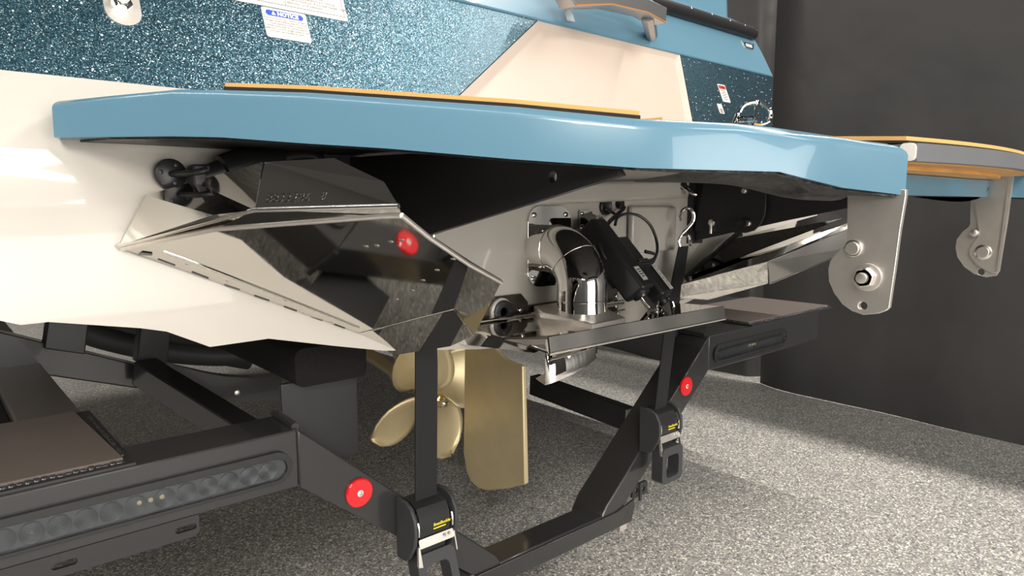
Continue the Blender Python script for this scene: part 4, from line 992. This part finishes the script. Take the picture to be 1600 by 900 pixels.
# ------------------------------------------------------------------ tie-down straps
def tie_down(c, top, label, tilt=0.0):
    """c = centre of the reel housing, on the diagonal's aft face"""
    root = tag(empty('tie_down_strap', tuple(c)), label, 'strap', 'transom tie-down straps on the trailer')
    hw_ = .042
    # side cheeks: profile in YZ
    def cheek(x):
        pr_ = [(0, .055), (-.03, .056), (-.052, .046), (-.064, .026), (-.066, .0), (-.062, -.022), (-.045, -.052), (-.03, -.062), (0, -.062)]
        return [c + V((x, y, z)) for y, z in pr_]
    q = MB(); q.plate(cheek(-hw_ - .008), (.008, 0, 0)); ck = q.build('cheek', RUBBER, root, bevel=.003, bseg=3)
    q = MB(); q.plate(cheek(hw_), (.008, 0, 0)); q.build('cheek', RUBBER, root, bevel=.003, bseg=3)
    # curved cover
    pf = [(0, .050), (-.026, .050), (-.046, .041), (-.056, .024), (-.058, .004), (-.056, -.012), (-.050, -.012), (-.05, .004), (-.049, .02), (-.041, .034), (-.024, .042), (0, .042)]
    q = MB(); q.plate([c + V((-hw_ + .008, y, z)) for y, z in pf], (2 * hw_ - .016, 0, 0)); cov = q.build('cover', PLASTIC, root, smooth=True, ang=30)
    q = MB(); q.lathe(c + V((-hw_, -.024, .0)), UX, [(0, .022), (2 * hw_, .022)], 16); q.build('reel', BLACKSAT, root, smooth=True)
    # logo
    up_ = V((0, -.002, .016)).normalized()
    text('logo', 'BoatBuckle', .0085, c + V((-.004, -.0582, .0035)), UX, V((0, 0, 1)), YELLOW, cov, 'LEFT', .0006, bold=.0002)
    q = MB(); q.plate(rrect(c + V((.010, -.0582, -.0015)), UX, uz, .014, .0012, .0003, 2), (0, -.0002, 0)); q.build('printed_line', YELLOW, cov)
    # ratchet springs and plates
    for sx_ in (-1, 1):
        q = MB(); q.tube(smooth_path([c + V((sx_ * (hw_ - .004), -.050, .034)), c + V((sx_ * (hw_ - .004), -.060, .012)), c + V((sx_ * (hw_ - .004), -.060, -.006))], 4), .0022, 6); q.build('spring_wire', CHROME, root, smooth=True)
    q = MB(); q.plate(rrect(c + V((.002, -.060, -.022)), UX, V((0, .25, 1)).normalized(), hw_ - .003, .0085, .003), (0, .002, 0)); pl = q.build('pawl_plate', BRUSHED, root, bevel=.0005)
    for k in (0, 1): MB().lathe(c + V((.020 + .010 * k, -.0605, -.020)), (0, -1, 0), [(0, .0035), (.001, .003)], 12).build('rivet', CHROME, pl)
    q = MB(); q.plate([c + V((-hw_ + .002, -.062, -.026)), c + V((-hw_ + .005, -.062, -.026)), c + V((-hw_ + .006, -.070, -.062)), c + V((-hw_ - .003, -.070, -.060))], (0, .006, 0)); q.build('link_plate', BRUSHED, root)
    q = MB(); q.plate([c + V((hw_ - .003, -.062, -.018)), c + V((hw_, -.062, -.018)), c + V((hw_ + .004, -.066, -.056)), c + V((hw_ + .002, -.066, -.056))], (0, .006, 0)); q.build('link_plate', BRUSHED, root)
    # handle: thick rubber loop
    hcn = c + V((.000, -.072, -.090)); vdir = V((0, tilt, 1)).normalized(); ndir = V((0, -1, tilt)).normalized()
    q = MB(); q.plate(rrect(hcn, UX, vdir, .043, .047, .014, 5), ndir * -.034, [rrect(hcn + vdir * -.004, UX, vdir, .026, .029, .012, 5)]); hd_ = q.build('handle', RUBBER, root, bevel=.005, bseg=3)
    q = MB(); q.box(tuple(c + V((-.03, -.05, -.055))), tuple(c + V((.03, -.01, -.03)))); q.build('ratchet_body', BLACKSAT, root, bevel=.004)
    # webbing
    a_ = c + V((0, -.028, .044))
    tops = [V(t) for t in top]
    pts = [a_] + tops
    vs = []
    for i, p in enumerate(pts):
        hw2 = .0245 if i < len(pts) - 1 else .020
        wdir = V((1, 0, 0)); vs += [p - wdir * hw2, p + wdir * hw2]
    q = MB(); q.add(vs, [(2 * i, 2 * i + 1, 2 * i + 3, 2 * i + 2) for i in range(len(pts) - 1)])
    wbg = q.build('webbing', WEB, root, fixn=False); md = wbg.modifiers.new('thick', 'SOLIDIFY'); md.thickness = .003; md.offset = 0
    # S hook
    e = pts[-1]; hv = V((.80, -.55, 0))
    def hk_(pp): return smooth_path([e + hv * a_ + V((0, -.004, c_)) for a_, c_ in pp], 6)
    MB().tube(hk_([(-.014, .0), (-.017, .014), (-.010, .030), (.006, .046), (.020, .064), (.020, .084), (.008, .096), (-.008, .092), (-.015, .078), (-.016, .064)]), .0042, 10).build('s_hook', CHROME, root, smooth=True)
    MB().tube(hk_([(-.010, .030), (.006, .030), (.014, .016), (.012, .001)]), .0042, 10).build('s_hook_eye', CHROME, root, smooth=True)
    return root
cL = V((-.378, -.001, .417)); cR = V((.352, -.001, .446))
tie_down(cL, [V((-.374, -.032, .72)), V((-.374, -.032, .95))], 'black tie-down strap with reel and rubber handle on the near left diagonal of the trailer', .35)
hkb = pY(1068, 385, -.060)
tie_down(cR, [pY(1046, 520, -.035), pY(1054, 462, -.035), pY(1060, 430, -.045), hkb], 'black tie-down strap hooked to the transom eye, on the far right diagonal of the trailer', .0)
